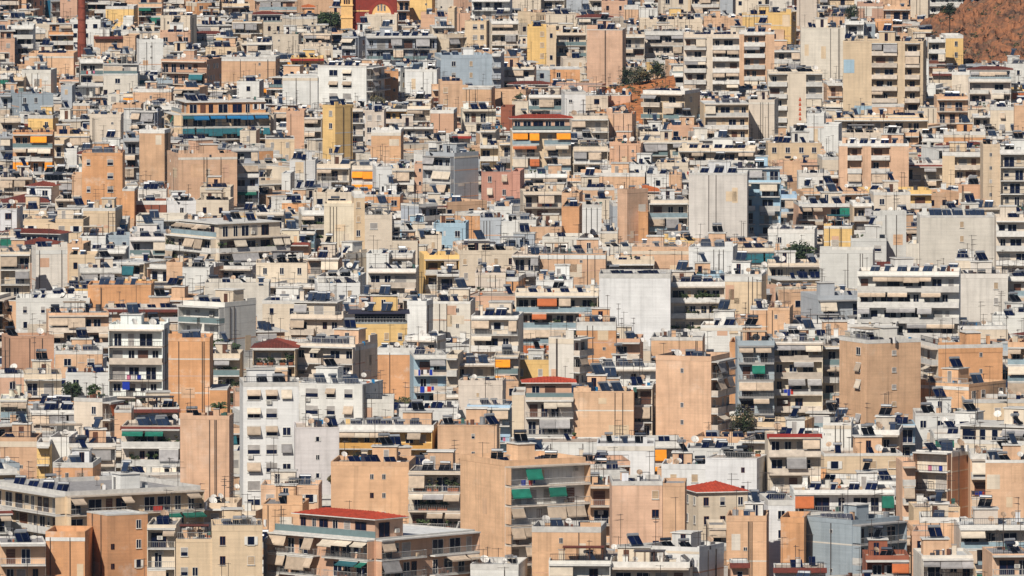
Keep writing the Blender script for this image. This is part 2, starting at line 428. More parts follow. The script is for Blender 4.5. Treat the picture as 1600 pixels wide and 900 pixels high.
SPEC = '''
@0 0
280 315 372 8 125 b B S Z | narrow block with a teal end wall = teal-ended block
375 - 482 -40 135 k W Z | pinkish block behind the brick chimney = pinkish chimney-side block
660 - 835 58 140 y B
770 - 830 122 180 w B Z
1160 1230 1340 20 110 o B W
1390 - 1560 40 100 c F
1450 - 1640 140 255 c FA
810 - 1000 205 285 e W
1000 - 1190 215 300 k W
590 - 770 238 300 p W CR
770 - 845 235 330 p B Z
850 870 1020 262 470 w B B | stepped white wall beside the brick chimney = stepped white wall
1005 1292 1378 385 550 k F W T | beige block with four wide balconies beside a long peach wall = four-balcony beige block
1378 - 1722 372 520 p B1 | long peach wall with two small stacked windows = long peach wall
1285 - 1480 300 370 c W
1350 - 1440 235 300 y W
180 - 460 352 490 p B1
135 - 318 458 592 w B h3 | square white wall topped by dark panels = panel-topped white square
0 - 60 490 605 e FG
60 - 150 500 600 c F
60 120 330 592 770 b B W | grey-blue block with a white stair shaft = stair-shaft grey block
610 - 860 472 575 s W PF
860 - 985 490 560 e FT
985 - 1080 520 580 b FT
830 - 1070 578 655 p B1
1060 1130 1680 715 870 c FG FT PW h5 | cream block with wraparound balconies and teal awnings = teal-awning wraparound block
560 - 755 738 920 e B h3 | plain windowless ivory wall beside the awning canyon = plain ivory wall
830 985 1050 700 840 g FA B
870 1028 1062 835 1165 p B B a3 | tall tan wall beside the awning canyon = canyon tan wall
455 - 560 662 735 p B
550 - 690 705 745 w W
330 - 390 640 720 g FA
175 - 330 742 860 y W
60 - 230 782 850 k W CR
0 - 70 600 760 g FA
0 - 130 760 860 e F
380 - 450 540 720 g W
490 500 610 392 640 s B FA
320 - 370 480 560 o F
370 - 500 510 600 k F
1480 - 1620 520 620 w W h6
1500 - 1600 830 900 e W
320 - 560 850 920 c F
415 - 480 840 905 y B
@400 0
300 - 365 50 110 o W HR
880 - 960 0 150 o F Z
960 - 1100 0 135 y B
600 - 680 150 200 e B
680 - 880 105 220 e W Z
1030 - 1200 95 180 k B
1200 - 1240 70 200 c B Z
1240 - 1340 85 180 k B
1305 1440 1470 135 310 c C:b35,w25,b10,w20,b10 B
1470 - 1640 145 330 e SA | slender block with stacked cream awnings = cream-awning stack
1100 - 1240 170 230 e F h6
545 640 690 235 380 g S W
690 - 1130 235 400 g F h8 | wide grey block with glazed balconies = glazed grey block
1110 1190 1300 235 400 e B F
100 - 265 225 330 e B
295 - 470 215 300 e FA
270 - 480 300 365 e WA
220 - 420 375 440 y W CR
165 - 385 488 665 w B Z | square white blank wall beside four dark windows = square white wall
385 690 800 425 670 w C:b22,v20,b8,v20,b30 F h4 | white block with four dark windows = four-window white block
805 - 890 450 650 o C:b60,w20,b20
930 - 1130 450 610 w B h3
1115 1155 1475 365 560 b B C:b20,w10,b25,w8,b37 h5 | tall blue-grey block with a long blank side = tall blue-grey block
1475 - 1530 350 560 g F
1150 - 1290 528 720 p C:b15,w20,b65
1290 - 1470 560 690 p B Z
940 - 1095 625 710 e FG
1090 - 1235 710 850 k B
1100 - 1160 560 690 p S Z
1290 - 1500 690 830 e FA h4
1530 - 1600 690 830 r B Z
300 - 415 740 900 e FA
415 495 570 672 1010 y C:b50,w30,b20 B h6 | bright yellow block with a narrow front = bright yellow block
570 - 670 690 900 e F
680 - 800 700 860 e W
800 - 945 690 800 y F
945 - 1090 680 800 e FA
720 - 905 830 1040 p B
870 - 1110 800 880 e S
190 - 300 710 900 k B
60 - 240 870 930 c W h4
-20 - 110 725 850 e W
1230 - 1340 860 910 e W CR
1400 - 1500 820 930 e F
@800 0
95 - 215 180 400 y C:b65,w25,b10 h2
215 - 275 190 420 c C:b30,w40,b30 Z
275 - 465 215 400 e FN h8 | block with dark shaded balconies and a full row of panels = dark-balcony block
468 - 690 190 515 p B h6 | large tan blank wall above the scrubby slope = scrub-side tan wall
690 - 830 230 400 e FA
830 - 1080 215 380 e FA h5
800 - 1190 140 215 e W h5
780 - 910 60 125 w B
700 - 790 60 150 p B Z
480 - 560 0 80 e S
560 - 720 20 110 k W
0 - 180 -20 80 e B
180 - 330 0 75 e FA
340 - 480 -40 80 g B
930 - 1100 -20 90 e W
1120 - 1300 -20 80 e FA
1300 - 1380 -30 100 g B
1440 - 1640 95 170 y B
1200 - 1440 130 190 p W
1075 - 1420 235 600 e C:l40,b12,l48 h6 | tower with stacked white balconies beside the slope = white-balcony tower
1420 - 1640 215 560 p C:b14,l60,b26
240 - 425 435 525 o C:b20,w15,b65 Z | low orange wall below the tan blank wall = low orange wall
140 - 240 440 520 b W Z
-100 - 140 430 540 e F
320 - 460 370 480 e W
230 - 560 535 590 k B Z
820 1080 1180 590 800 c F C:b30,w20,b50 | beige balconied block below the dry slope = slope-foot beige block
105 - 330 610 730 w F
330 - 460 590 750 w C:b20,w15,b65 | white wall with small black windows = black-speck white wall
460 - 600 600 700 e W
595 - 740 600 690 k B
0 - 370 820 1100 c FO PR | cream block with bright orange awnings = orange-awning cream block
370 - 600 745 900 e FA
590 - 750 715 890 p B
1200 - 1480 650 900 c SA h4 | stepped cream block with solid balcony fronts = stepped cream block
1480 - 1640 640 880 e B
800 - 970 840 890 e F
970 - 1170 800 870 k W
0 - 100 640 720 e B
@1200 0
0 145 180 90 300 y B C:b30,w40,b30 | smooth yellow wall behind the concrete wall = smooth yellow wall
0 - 100 195 300 p C:b30,w20,b50
180 - 305 -40 175 e B
320 - 540 -30 60 c FA
320 - 480 110 170 p W
205 - 480 178 530 s B | large pale concrete wall beside the loggia block = pale concrete wall
560 - 720 40 140 k B
670 - 880 -30 60 p B
720 - 890 60 140 p F
890 - 1000 -30 120 e B
1000 - 1280 -30 100 w S
1280 - 1420 -20 70 b F
480 - 600 150 270 w F
605 - 670 150 260 b W
670 - 780 140 250 o B Z
470 970 1000 270 720 c C:b38,l34,b10,l20,b4 B h2 a4 | beige block with two columns of loggias = loggia block
1000 - 1110 260 430 e SA
1110 - 1220 240 410 y C:b50,w20,b30 Z | yellow wall at the foot of the rocky hill = hill-foot yellow wall
900 - 1090 200 260 c FA
1030 - 1280 470 540 e B CR
1150 - 1260 470 620 e B
1255 - 1520 510 660 e FA PG
1380 - 1500 430 490 e F
1490 - 1640 420 560 w W
1520 - 1640 570 650 y FO
1280 - 1390 730 820 e F
1390 - 1540 690 800 e WA
1540 - 1640 665 830 p B
1055 - 1250 620 780 p F
940 - 1055 680 780 e B
410 - 1000 750 840 c F
540 - 650 668 720 l W
650 - 850 670 720 p W
0 - 340 460 800 e C:l35,b35,l30 h6 V | block with rounded white balconies and red zigzag ornament = zigzag block
0 - 200 320 450 e FA
245 - 350 715 900 w B
350 - 440 790 960 w B Z
370 - 465 530 660 p FA
440 - 720 845 900 e W h4
720 - 820 810 870 w B Z
1100 - 1360 845 910 o B
@0 225
80 - 330 -60 200 o FO | dark balconied facade with orange awnings at the edge of the view = dark orange-awning facade
0 - 80 -40 110 g FA
400 - 480 40 150 w B
330 - 400 0 150 c F
512 - 765 75 430 o C:b10,w12,b40,w16,b22 h5 | vivid orange block with solar panels on its roof = vivid orange block
765 - 840 295 470 o B Z
1035 1115 1480 85 345 p B B a5 | broad tan wall with a row of rooftop aerials = aerial-topped tan wall
770 - 870 -20 250 g FA
1440 1450 1600 40 330 g B FG
165 320 362 268 345 w W B HR
30 - 300 370 410 w W HR
235 - 450 235 320 p F
450 - 515 215 350 p B Z
0 - 200 215 310 e FA
0 - 105 410 580 w W
105 - 290 415 510 c W
150 - 520 490 590 c W h3
345 - 480 350 420 e F h3
520 - 720 420 560 c B
720 - 800 490 545 e FT Z
850 - 1150 475 535 s FA Z
840 - 1040 380 460 r B a4
830 - 1040 290 380 s W
1045 - 1225 375 460 w W h2
1250 - 1440 290 370 e B
1225 - 1430 375 430 e W h6
1050 1350 1790 590 760 e SA SA PF V h3 | corner block with stacked planted terraces = planted corner block
820 - 1060 560 620 g W
660 - 820 590 640 b W
500 - 660 590 645 w B
110 - 330 640 670 e W HR
0 - 100 580 660 e FG
190 225 420 665 900 s B B h3 | stained concrete wall with panels on top = panel-topped concrete wall
0 - 190 690 940 e F
430 - 600 718 760 c W
810 - 1080 600 700 s F
420 - 520 650 720 p B
500 - 760 800 870 e FA
1040 - 1140 765 830 p B
1140 - 1310 780 835 w B
@400 225
210 - 370 105 250 w B h3
160 - 215 190 290 w B Z
380 - 590 150 280 e FA
600 - 750 160 300 e FO
750 - 850 160 330 w C:b35,w30,b35
850 - 990 165 300 e FO
990 - 1060 130 300 k B1
1060 1240 1390 80 360 g FA B a3 | grey block with tan awnings and a blank side wall = tan-awning grey block
1410 - 1600 180 360 m WA | dusty pink block with window awnings = dusty pink block
1400 - 1520 20 170 c F
1520 - 1640 0 180 c FA
680 - 900 330 400 o W
425 - 612 392 690 e B Z a2 | tall ivory wall beside a lit stair tower = tall ivory wall
285 - 425 440 610 e FA V
612 - 680 338 690 c C:b20,w40,b40 Z
680 - 850 470 700 e C:b10,w45,b45 d4
240 - 370 560 620 l F
160 - 340 370 430 o W
0 - 175 440 520 s FA
905 1020 1120 390 540 g B F
1020 - 1190 395 470 e F CR
1110 - 1310 520 620 l W | pale blue cottage-sized block = small pale blue block
900 - 1110 535 590 l B
960 - 1160 590 650 e W
1310 - 1400 450 560 o B
1400 - 1530 480 620 g B
1520 - 1640 490 580 w B
1490 - 1600 415 490 w B h2
1230 - 1390 660 760 p F
1050 - 1270 720 870 y FA
1260 - 1640 690 790 e W h6 a2
820 - 1010 625 700 e B
690 - 830 710 790 w W
830 - 980 710 780 s F
700 - 1000 800 900 s F
380 560 690 690 790 e F B
0 - 330 630 740 k F CR | low house with a long dark red roof edge = long-roofed low house
320 - 520 720 830 p F
0 - 320 750 870 e W d5
510 - 650 800 860 b W h2
380 - 640 850 960 w B
1370 - 1560 820 930 e B
1510 - 1640 860 930 o B
1130 - 1270 820 900 e F
@800 225
380 - 600 40 200 e FA
610 - 805 10 130 k B
805 - 1170 -10 120 e FA
1040 - 1520 45 150 e FG h6 | flat-roofed block with green awnings over its terrace = green-awning terrace block
710 - 890 135 200 w B
900 - 1100 140 195 e W
1100 - 1310 185 235 e B CR
1105 - 1470 195 590 s B h8 | huge stained off-white windowless wall = huge off-white wall
1390 - 1680 240 560 l FA PF | pale blue terraced block beside the stained off-white wall = pale blue terraces
30 - 345 205 265 w S
0 - 50 190 360 m B Z
70 - 310 310 430 e F
310 - 420 330 400 p B
310 - 420 398 580 o B h3 | orange wall with a white painted corner = white-cornered orange wall
420 - 560 398 545 w B
420 - 640 290 340 p W h4
500 - 620 350 430 e B
630 - 720 390 480 g W
660 720 790 310 540 p B B
790 - 850 430 540 o B Z
770 - 920 300 350 e W HR
920 - 1060 300 380 k FA
850 - 1100 370 530 e FA h3
840 - 980 205 280 w W
980 - 1060 205 280 p B
430 - 830 205 280 p B
110 - 310 525 590 p B
0 - 150 500 580 w B
190 - 420 600 670 w B
550 - 660 560 640 e B
900 - 1160 620 680 y W
170 - 585 695 900 p B h3 a2 | wide tan wall beside the planted balcony house = wide tan wall
750 - 1105 670 845 p B1 h3 d2
570 - 890 750 870 e F V | small ivory house with a planted balcony = planted-balcony house
0 - 170 700 900 e FA
150 - 380 860 940 w W h3
545 - 990 840 1230 w B h6 | broad bright white windowless wall = broad white wall
1105 - 1380 660 850 w B
1380 - 1640 670 770 e FT V | rooftop terrace with turquoise awnings = turquoise-awning terrace
1080 - 1330 840 890 l F
1330 - 1560 830 1090 c B | smooth cream wall beside the planted dark balconies = smooth cream wall
@1200 225
0 - 330 0 110 c W
100 - 200 120 210 p B
190 - 380 205 270 w W
340 - 440 100 180 e W h2
445 - 880 15 290 p C:b12,l20,b14,l26,b28 | pinkish block with two columns of deep balconies = deep-balcony pinkish block
835 - 1090 140 260 e FA CR
1090 - 1350 75 270 c C:b30,l66,b4
1345 - 1450 20 380 c C:b35,w20,b45 | cream stair shaft with tiny paired windows = cream stair shaft
1450 - 1640 60 380 e FN
1190 - 1360 260 360 k B h4
660 - 890 320 440 e C:b15,w15,b70
530 - 660 390 600 c S
650 660 865 445 670 w B B | white wall with a tall black pipe = black-pipe white wall
350 - 525 520 680 y B
0 - 180 340 500 l F
190 - 520 385 520 k FA h5
0 - 290 560 650 w C:b20,w10,b70
520 - 740 610 700 w C:b60,w30,b10
325 - 655 685 910 w B Z | plain bluish-white wall beside the banded balcony block = plain bluish-white wall
0 - 320 760 840 e F h3
950 - 1425 460 745 s C:b52,w6,b42 h8 | broad stained cream wall with a column of small windows = stained cream wall
865 - 960 630 740 s B
1425 - 1640 480 840 e S
1170 - 1290 730 800 e B
560 - 1195 820 1225 w SA h6 | wide block with long white balcony bands = white-banded block
1200 - 1500 840 1160 s C:b70,w10,b20
1500 - 1640 850 1150 e F
@0 450
0 68 335 318 560 k B B d2 a2 | windowless beige wall at the edge of the view = windowless beige wall
300 - 680 170 420 p FA | peach block with long awnings over deep balconies = long-awning peach block
345 - 640 415 570 p W
100 - 560 90 180 w W h3 d4
680 1025 1052 260 740 w FNd B d3 | white block with four open balconies = open-balconied white block
1052 - 1310 335 800 o B | peeling orange wall beside the white open-balconied block = peeling orange wall
1310 - 1420 640 810 o B Z
650 - 1140 145 220 p W CR h4
1140 1405 1595 120 440 w FNr B T | bright white balconied block = bright white balcony block
1260 - 1500 440 600 e F V
410 - 680 545 695 w W V
455 - 620 490 560 w B
150 - 385 570 690 e F
0 - 150 560 690 k W
0 - 170 700 810 e FO | terrace house with an orange awning at the edge of the view = orange-awning terrace house
190 - 545 780 890 e FA
460 640 715 715 930 e C:b60,w20,b20 F
715 - 820 780 960 p B
820 - 1120 770 880 e W d6 CR
1125 1432 1442 825 1340 p B B | tall tan wall beside the big white block = tall tan wall
760 - 1130 880 1150 e FA CR V | planted terrace house with a red canopy edge = red-canopy terrace house
@400 450
-20 - 250 380 610 c F HR V | cream balconied house with a tiled hipped roof = tiled cream house
215 545 605 190 330 e F B PF | ivory block with a setback roof storey = setback ivory block
385 - 650 -10 75 w W
605 - 945 255 400 y W PD | yellow block with a dark-glazed penthouse = glazed-penthouse yellow block
945 1065 1090 110 330 w B B a2
1065 - 1340 100 300 s B1 a5 d6
1345 - 1640 190 470 e FA | block with several rows of tan awnings = many-awning block
250 620 755 370 605 e F B h7 | ivory block with a long row of panels on its roof = panel-row ivory block
-80 - 268 615 1240 w C:b6,v26,b8,v22,b8,w16,b14 h5 | big white block with shuttered windows = big white block
268 665 790 612 890 w C:b8,v24,b10,v16,b12,v16,b14 B h7 | white upper wing with small awnings behind the big white block = white upper wing
245 - 520 880 1290 s C:b48,w6,b46 | stained white wall in front of the big white block = stained front wall
760 1000 1010 405 700 o B B | orange-stained wall beside the laundry balconies = orange-stained wall
930 1130 1185 330 440 w F B
985 - 1190 435 740 l F K | narrow pale blue block with laundry on its balconies = laundry block
1190 - 1260 440 620 e S
1240 - 1540 480 605 e FA h4
1265 1540 1560 610 850 e C:b40,w8,b52 B
1135 - 1505 865 1100 p C:b58,w4,b38
1320 - 1590 750 860 l F
510 - 1110 890 1095 y SA h9 | block with ochre balcony bands and a row of panels = ochre-banded block
590 - 860 720 885 w B
880 - 1260 770 880 w W
1490 - 1640 430 620 e FO
1550 - 1640 600 720 p W
@800 450
20 - 540 50 320 e FU V | block with rust-orange awnings beside the broad white wall = rust-awning block
985 - 1330 -10 310 e SN VV | block with dark planted balconies = dark planted block
1490 - 1640 140 330 p B h1
1180 - 1460 250 345 w B h5
400 - 650 235 560 o B | glowing orange windowless wall = glowing orange wall
230 385 460 320 640 s B S
600 - 800 340 440 k F
870 - 1190 330 410 p B d3
500 - 900 510 620 w F h6 | white terrace house with a rank of panels = panel-rank white house
900 1245 1365 460 910 p C:b45,w5,b50 FA | tall peach wall with three tiny windows = tiny-windowed peach wall
1360 - 1410 370 740 o B Z
1410 - 1640 360 820 b FG | block with green and beige awnings = green-and-beige awning block
385 - 760 655 915 p B h5 | wide plain tan wall with panels on top = panel-topped tan wall
80 - 385 700 915 e FA PR | narrow house with a red roof and beige awnings = narrow red-roofed house
0 - 80 670 900 e B
715 - 880 620 900 e FA
0 - 240 480 590 y W
@1200 450
0 - 135 140 340 p B1
100 - 800 250 350 w W h3 | long low white rooftop storey = long white storey
30 - 340 345 810 e FA | beige block crowded with small awnings = awning-crowded block
340 - 455 370 800 e FA
455 620 960 350 870 p C:b48,w42,b10 C:b46,w8,b46 | tan block with a bay of windows = tan bay-window block
965 1065 1470 380 600 o F B1 T | weathered orange block with a rooftop hut = weathered orange block
885 1255 1500 620 850 p B W T h2 | peach walled block with a rooftop hut = hut-topped peach block
920 - 1230 800 900 w W h1 | little white cabin with a solar panel = little white cabin
680 - 920 860 930 l F
1230 - 1640 720 870 c W d3
1500 - 1640 370 720 p FA
1190 - 1500 260 330 e W
1400 - 1640 190 300 w B
@0 675
-60 410 1240 400 690 c FNr FGr T h4 | wide cream block with a wraparound balcony and green awnings = wide cream corner block
330 - 580 225 320 o B1
0 - 230 60 200 p B
230 - 310 90 250 y F Z
310 - 430 65 230 w B
430 - 725 95 230 w F h2
535 670 920 525 950 o B C:b8,w10,b52,w14,b16 Z | orange wall with stair windows at the bottom edge = stair-windowed orange wall
0 - 285 700 980 p F d2
285 - 530 660 970 o B Z
920 - 1100 600 960 e FG
1100 - 1325 690 970 c C:b12,w22,b10,w18,b38 | cream wall with paired windows at the bottom edge = paired-window cream wall
1325 - 1640 620 970 c C:b15,w12,b43,w15,b15 h2
1270 - 1480 480 640 c F
@400 675
30 - 390 360 480 p W
40 - 290 460 600 p B
468 - 955 215 570 p C:b50,w5,b10,w6,b29 h4 | pinkish tan wall with two small windows = pinkish tan wall
955 - 1290 255 610 e FA V | block with beige awnings beside the pinkish tan wall = beige-awning block
100 745 1365 675 1000 k FAr FAr PR h3 | corner block with a red-roofed penthouse = red-penthouse block
1275 1555 2060 215 880 p B FGr h3 | tall tan slab with a long balconied side = tall tan slab
45 - 205 690 930 w B
1340 - 1640 865 970 w B h2
@800 675
125 - 555 630 940 p B1 d3 | peach wall with dishes on its roof = dish-topped peach wall
465 - 625 340 600 p F
625 - 940 335 700 p C:b78,w16,b6 | peach wall with a red-painted parapet = red-parapet wall
940 - 1080 340 700 p B Z
1080 1165 1475 380 610 e W W HR | pavilion with a bright red hipped roof = red-roofed pavilion
1230 - 1340 600 690 e FG Z
1340 - 1590 560 820 p B
1460 - 1640 470 570 w B h5
935 - 1210 235 325 w W h2
1210 1530 1600 175 400 w C:b70,w6,b24 B | long white wall with a shaded end = long white wall
1090 - 1430 120 185 w B h4
530 - 890 90 175 w B h3
40 - 200 130 210 w B h3
230 - 620 825 960 w F h2
610 - 1110 850 960 e F G
815 1170 1330 750 930 w B B | low white wall at the bottom edge = low white wall
1370 - 1480 840 920 k W CR
@1200 675
225 525 830 580 870 b B FNr h4 | blue-grey painted block with a dark balconied side = blue-grey painted block
80 - 225 570 860 o B Z
610 - 880 800 960 r SA | red-fronted terrace at the bottom edge = red-fronted terrace
0 - 330 30 390 e SA CR | block with a red roof edge and wide beige awnings = red-edged awning block
345 - 520 -40 155 w B h1
530 - 820 20 130 c S
350 - 840 150 270 c W h3
160 - 790 380 570 w FG T | white terrace house with green awnings = green-awning white house
0 - 160 460 760 w W h2
840 - 920 215 490 p S
930 1150 1265 130 480 k FNd B h3 | pinkish block with open balconies and a tan side = pink balcony block
1265 - 1380 170 490 p FA
1360 - 1640 195 660 p B h2 | big peach wall at the edge of the view = big peach wall
910 - 1200 480 570 c W
950 - 1195 570 730 p B
1195 - 1640 600 770 e FA d5
1400 - 1640 770 960 p F
960 - 1280 790 920 s FA
900 - 1010 650 790 k W
40 - 360 870 960 w W CR
'''
# ------------------------------------------------------------------ one building
AWN_TAN = ['awning_tan'] * 5 + ['awning_grey'] * 3 + ['awning_cream'] * 2
RAILS = ['bars', 'bars', 'bars', 'bars', 'dark', 'dark', 'solid_white', 'solid_white', 'solid_white', 'solid_cream', 'solid_cream', 'glass', 'blue']
def win_kind(r): return r.choice(['plain', 'plain', 'plain', 'roller', 'shut_grey', 'shut_tan', 'brown', 'leaf'])
def door_kind(r): return r.choice(['plain', 'plain', 'plain', 'plain', 'brown', 'shut_grey', 'brownshut'])
def it_single(it): return it.get('authored') and it.get('single')
class Build:
    """collects the parts of one building in the building's own frame (front corner at the origin, body at x<0, y>0)"""
    def __init__(self, it, rng):
        self.it, self.r = it, rng
        self.parts = []          # (name, shape, matrix, tinted, [sub-parts])
        self.roof_items = []     # (kind, matrix, params)
    def add(self, name, sh, M, tint=False):
        p = (name, sh, M, tint, []); self.parts.append(p); return p
    def awnings(self, M, x0, x1, zc, style, d, steep=None):
        r = self.r; it = self.it
        prob = .6 if 'A' in style else (.06 if 'N' in style else .22)
        if not it_single(it): prob *= .75
        pal = AWN_TAN
        if 'G' in style: pal = ['awning_green'] * 2 + AWN_TAN[:5]; prob = .62
        if 'T' in style: pal = ['awning_blue', 'awning_teal', 'awning_teal']; prob = .7
        if 'U' in style: pal = ['awning_rust', 'awning_tan', 'awning_grey', 'awning_tan']; prob = .6
        if 'O' in style: pal = ['awning_orange'] * 2 + ['awning_rust', 'awning_tan', 'awning_cream']; prob = .75
        if r.random() < .03: pal = ['awning_green', 'awning_rust', 'awning_teal']
        x = x0 + .1; base = r.choice(pal); flat = r.random() < .45
        while x < x1 - 1.4:
            w = min(q25(r.uniform(2.2, 4.0)), math.floor((x1 - x - .05) * 4) / 4)
            if w < 1.4: break
            if r.random() < prob:
                col = base if r.random() < .8 else r.choice(pal)
                if flat: o, dr = r.choice([(1.0, .5), (1.25, .5), (1.25, .75)])
                else: o, dr = r.choice([(.5, 1.25), (.75, 1.5), (.75, 1.25), (.5, 1.75)])
                self.add('awning', awning_shape(w, o, dr, col), M @ T(x, -d + .12, zc - .34))
            x += w + r.choice((.05, .05, .4))
    def openings(self, M, x0, x1, zf, doors=True, back=0.0):
        r = self.r; x = x0 + r.uniform(.3, 1.0)
        while x < x1 - 1.0:
            if doors and r.random() < (.8 if it_single(self.it) else .92):  # filler fronts get extra dark glass, standing in for shaded balcony depths
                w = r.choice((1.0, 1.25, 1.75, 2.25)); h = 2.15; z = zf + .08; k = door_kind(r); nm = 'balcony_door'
            else:
                w = r.choice((.75, 1.0, 1.25)); h = 1.25; z = zf + .95; k = win_kind(r); nm = 'window'
            if x + w > x1 - .15: break
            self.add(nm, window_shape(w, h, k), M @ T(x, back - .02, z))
            x += w + r.uniform(.5, 1.5)
        if r.random() < .16 and x1 - x0 > 3:
            self.add('air_conditioner', ac_shape(), M @ T(r.uniform(x0 + .2, x1 - 1.1), back, zf + r.uniform(.2, 2.0)))
    def balcony(self, M, x0, x1, zf, d, rail, mat):
        w = q25(x1 - x0)
        p = self.add('balcony', slab_shape(w, d, mat), M @ T(x0, 0, zf))
        p[4].append(('railing', rail_shape(w, d, rail), T(0, 0, .004)))
        if self.r.random() < .4 and w > 1.5: p[4].append(('stored_things', junk_shape(self.r.randint(0, 15)), T(self.r.uniform(.2, w - 1.2), -.9, .004)))
        if 'K' in self.it['opts'] and w > 2.6:
            p[4].append(('laundry', laundry_shape(self.r.randint(0, 5)), T(self.r.uniform(0, w - 2.5), 0, .004)))
        elif self.r.random() < .035 and w > 2.6:
            p[4].append(('laundry', laundry_shape(self.r.randint(0, 5)), T(self.r.uniform(0, w - 2.5), .2, .004)))
    def facade(self, style, M, W, ztop, zvis, wall, side):
        r = self.r; fh = self.it['fh']
        n = max(1, min(int(math.ceil((ztop - zvis) / fh)) + 1, int(ztop / fh)))
        k = style[0]
        if W < .8: return
        if k == 'B':
            if len(style) > 1:
                for c in range(int(style[1])):
                    x = r.uniform(.15, .8) * W
                    for f in range(n):
                        if r.random() < .85: self.add('window', window_shape(.5, .75, 'plain'), M @ T(x, -.02, ztop - f * fh - 1.6))
            elif W > 6 and r.random() < .3:
                x = r.uniform(.2, .8) * W
                for f in range(n):
                    if r.random() < .5: self.add('window', window_shape(.5, .5, 'plain'), M @ T(x, -.02, ztop - f * fh - 1.5))
            if W > 4 and it_single(self.it):
                hv = max(3.0, ztop - zvis)
                for _ in range(r.choice((0, 1, 1, 2, 3))):
                    w = r.uniform(.8, W * .35); h = r.uniform(.6, min(3.5, hv * .5)); x = r.uniform(.05, W - w - .05); z = ztop - r.uniform(h + .1, hv + 1)
                    self.add('plaster_patch', Shape().box(x, -.02, z, x + w, .01, z + h, r.choice(['wall_e', 'wall_s', 'wall_k', 'wall_' + wall, 'wall_c', 'wall_p'])), M)
                if r.random() < .45:       # raised stub of party wall: the skyline of a block is rarely level
                    w = W * r.uniform(.15, .4); h = r.uniform(.7, 1.7); x = r.choice((0.0, W - w))
                    self.add('raised_wall', Shape().box(x, .002, ztop + .05, x + w, .3, ztop + h, 'wall_' + wall), M, True)
                if r.random() < .5:
                    for f in range(1, n): self.add('slab_line', Shape().box(.0, -.012, ztop - f * fh - .22, W, .005, ztop - f * fh, r.choice(['wall_' + wall, 'wall_k', 'wall_s'])), M, True)
                if r.random() < .4:
                    h = r.uniform(.3, 1.0); self.add('coping_band', Shape().box(-.03, -.05, ztop - h, W + .03, .01, ztop + .02, r.choice(['wall_e', 'wall_w', 'wall_s', 'wall_' + wall])), M)
            for _ in range(r.choice((0, 1, 2, 3)) if W > 4 else 0):
                self.add('drainpipe', pipe_shape(round(min(ztop, n * fh + 3))), M @ T(W * r.uniform(.1, .9), 0, ztop - round(min(ztop, n * fh + 3))))
        elif k == 'W':
            sp = r.uniform(2.3, 3.4); c = max(1, int(W / sp)); w = r.choice((.75, 1.0, 1.25)); kk = win_kind(r)
            for f in range(n):
                zf = ztop - (f + 1) * fh
                for i in range(c):
                    x = W * (i + .5) / c - w / 2 + r.uniform(-.15, .15)
                    if x < .2 or x + w > W - .2: continue
                    if r.random() < .12: continue
                    self.add('window', window_shape(w, 1.25, kk if r.random() < .6 else win_kind(r)), M @ T(x, -.02, zf + .95))
                    if 'A' in style and r.random() < .75: self.add('awning', awning_shape(q25(w + .5), .75, 1.25, r.choice(AWN_TAN)), M @ T(x - .25, 0, zf + 2.5))
        elif k in 'FS':
            d = r.choice((1.25, 1.5, 1.75)); rail = (r.choice(RAILS) if it_single(self.it) else r.choice(['bars', 'bars', 'dark', 'dark', 'glass', 'solid_white'])) if k == 'F' else r.choice(['solid_white', 'solid_white', 'solid_cream'])
            if wall == 'y' and k == 'S': rail = 'solid_ochre'
            if wall == 'b' or 'r' in style: rail = 'bars'
            if 'd' in style: rail = 'dark'
            if self.it['fR'] != '-' and 'B' in (self.it['fL'][0], self.it['fR'][0]) and wall in 'pokt':
                self.add('front_render', Shape().box(.02, -.03, 0, W - .02, 0.01, ztop - .02, 'wall_w' if r.random() < .6 else 'wall_e'), M)
            slabm = r.choice(['slab_white', 'slab_white', 'slab_cream']) if wall not in 'gb' else 'slab_grey'
            fins = r.random() < .45 and W > 4
            wq = math.floor(W * 4) / 4 - .0
            xa = (W - wq) / 2
            two = k == 'F' and W > 9 and r.random() < .4
            self.add('eaves_slab', slab_shape(wq, d + .15, slabm), M @ T(xa, 0, ztop + .02))
            for f in range(n):
                zf = ztop - (f + 1) * fh; zc = ztop - f * fh
                spans = [(xa, xa + wq)] if not two else [(xa, xa + wq * .46), (xa + wq * .54, xa + wq)]
                rl = rail if r.random() < .85 else r.choice(RAILS if k == 'F' else ['solid_white', 'brown'])
                for (a, b) in spans:
                    self.balcony(M, a, b, zf, d, rl, slabm)
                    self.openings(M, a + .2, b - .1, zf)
                    self.awnings(M, a, b, zc, style, d)
                if fins:
                    for x in (xa + .003, xa + wq - .123): self.add('side_screen', cached(('fin', round(fh, 2), wall, d), lambda: Shape().box(0, -d + .03, .2, .12, -.0, fh - .21, 'wall_' + wall)), M @ T(x, 0, zf), True)
                if ('V' in self.it['opts'] or 'VV' in self.it['opts']) and f < 3:
                    for _ in range((6 if 'VV' not in self.it['opts'] else 11) if it_single(self.it) else 2):
                        self.roof_items.append(('plant', M @ T(r.uniform(.5, max(.6, W - .5)), -.8, zf + .0) @ Matrix.Scale(r.uniform(1.0, 1.6), 4), r.randint(0, 5)))
        elif k == 'C':
            cols = [(c[0], float(c[1:])) for c in style[2:].split(',')]
            tot = sum(c[1] for c in cols); x = 0.0; inset = self.it['inset'][side]
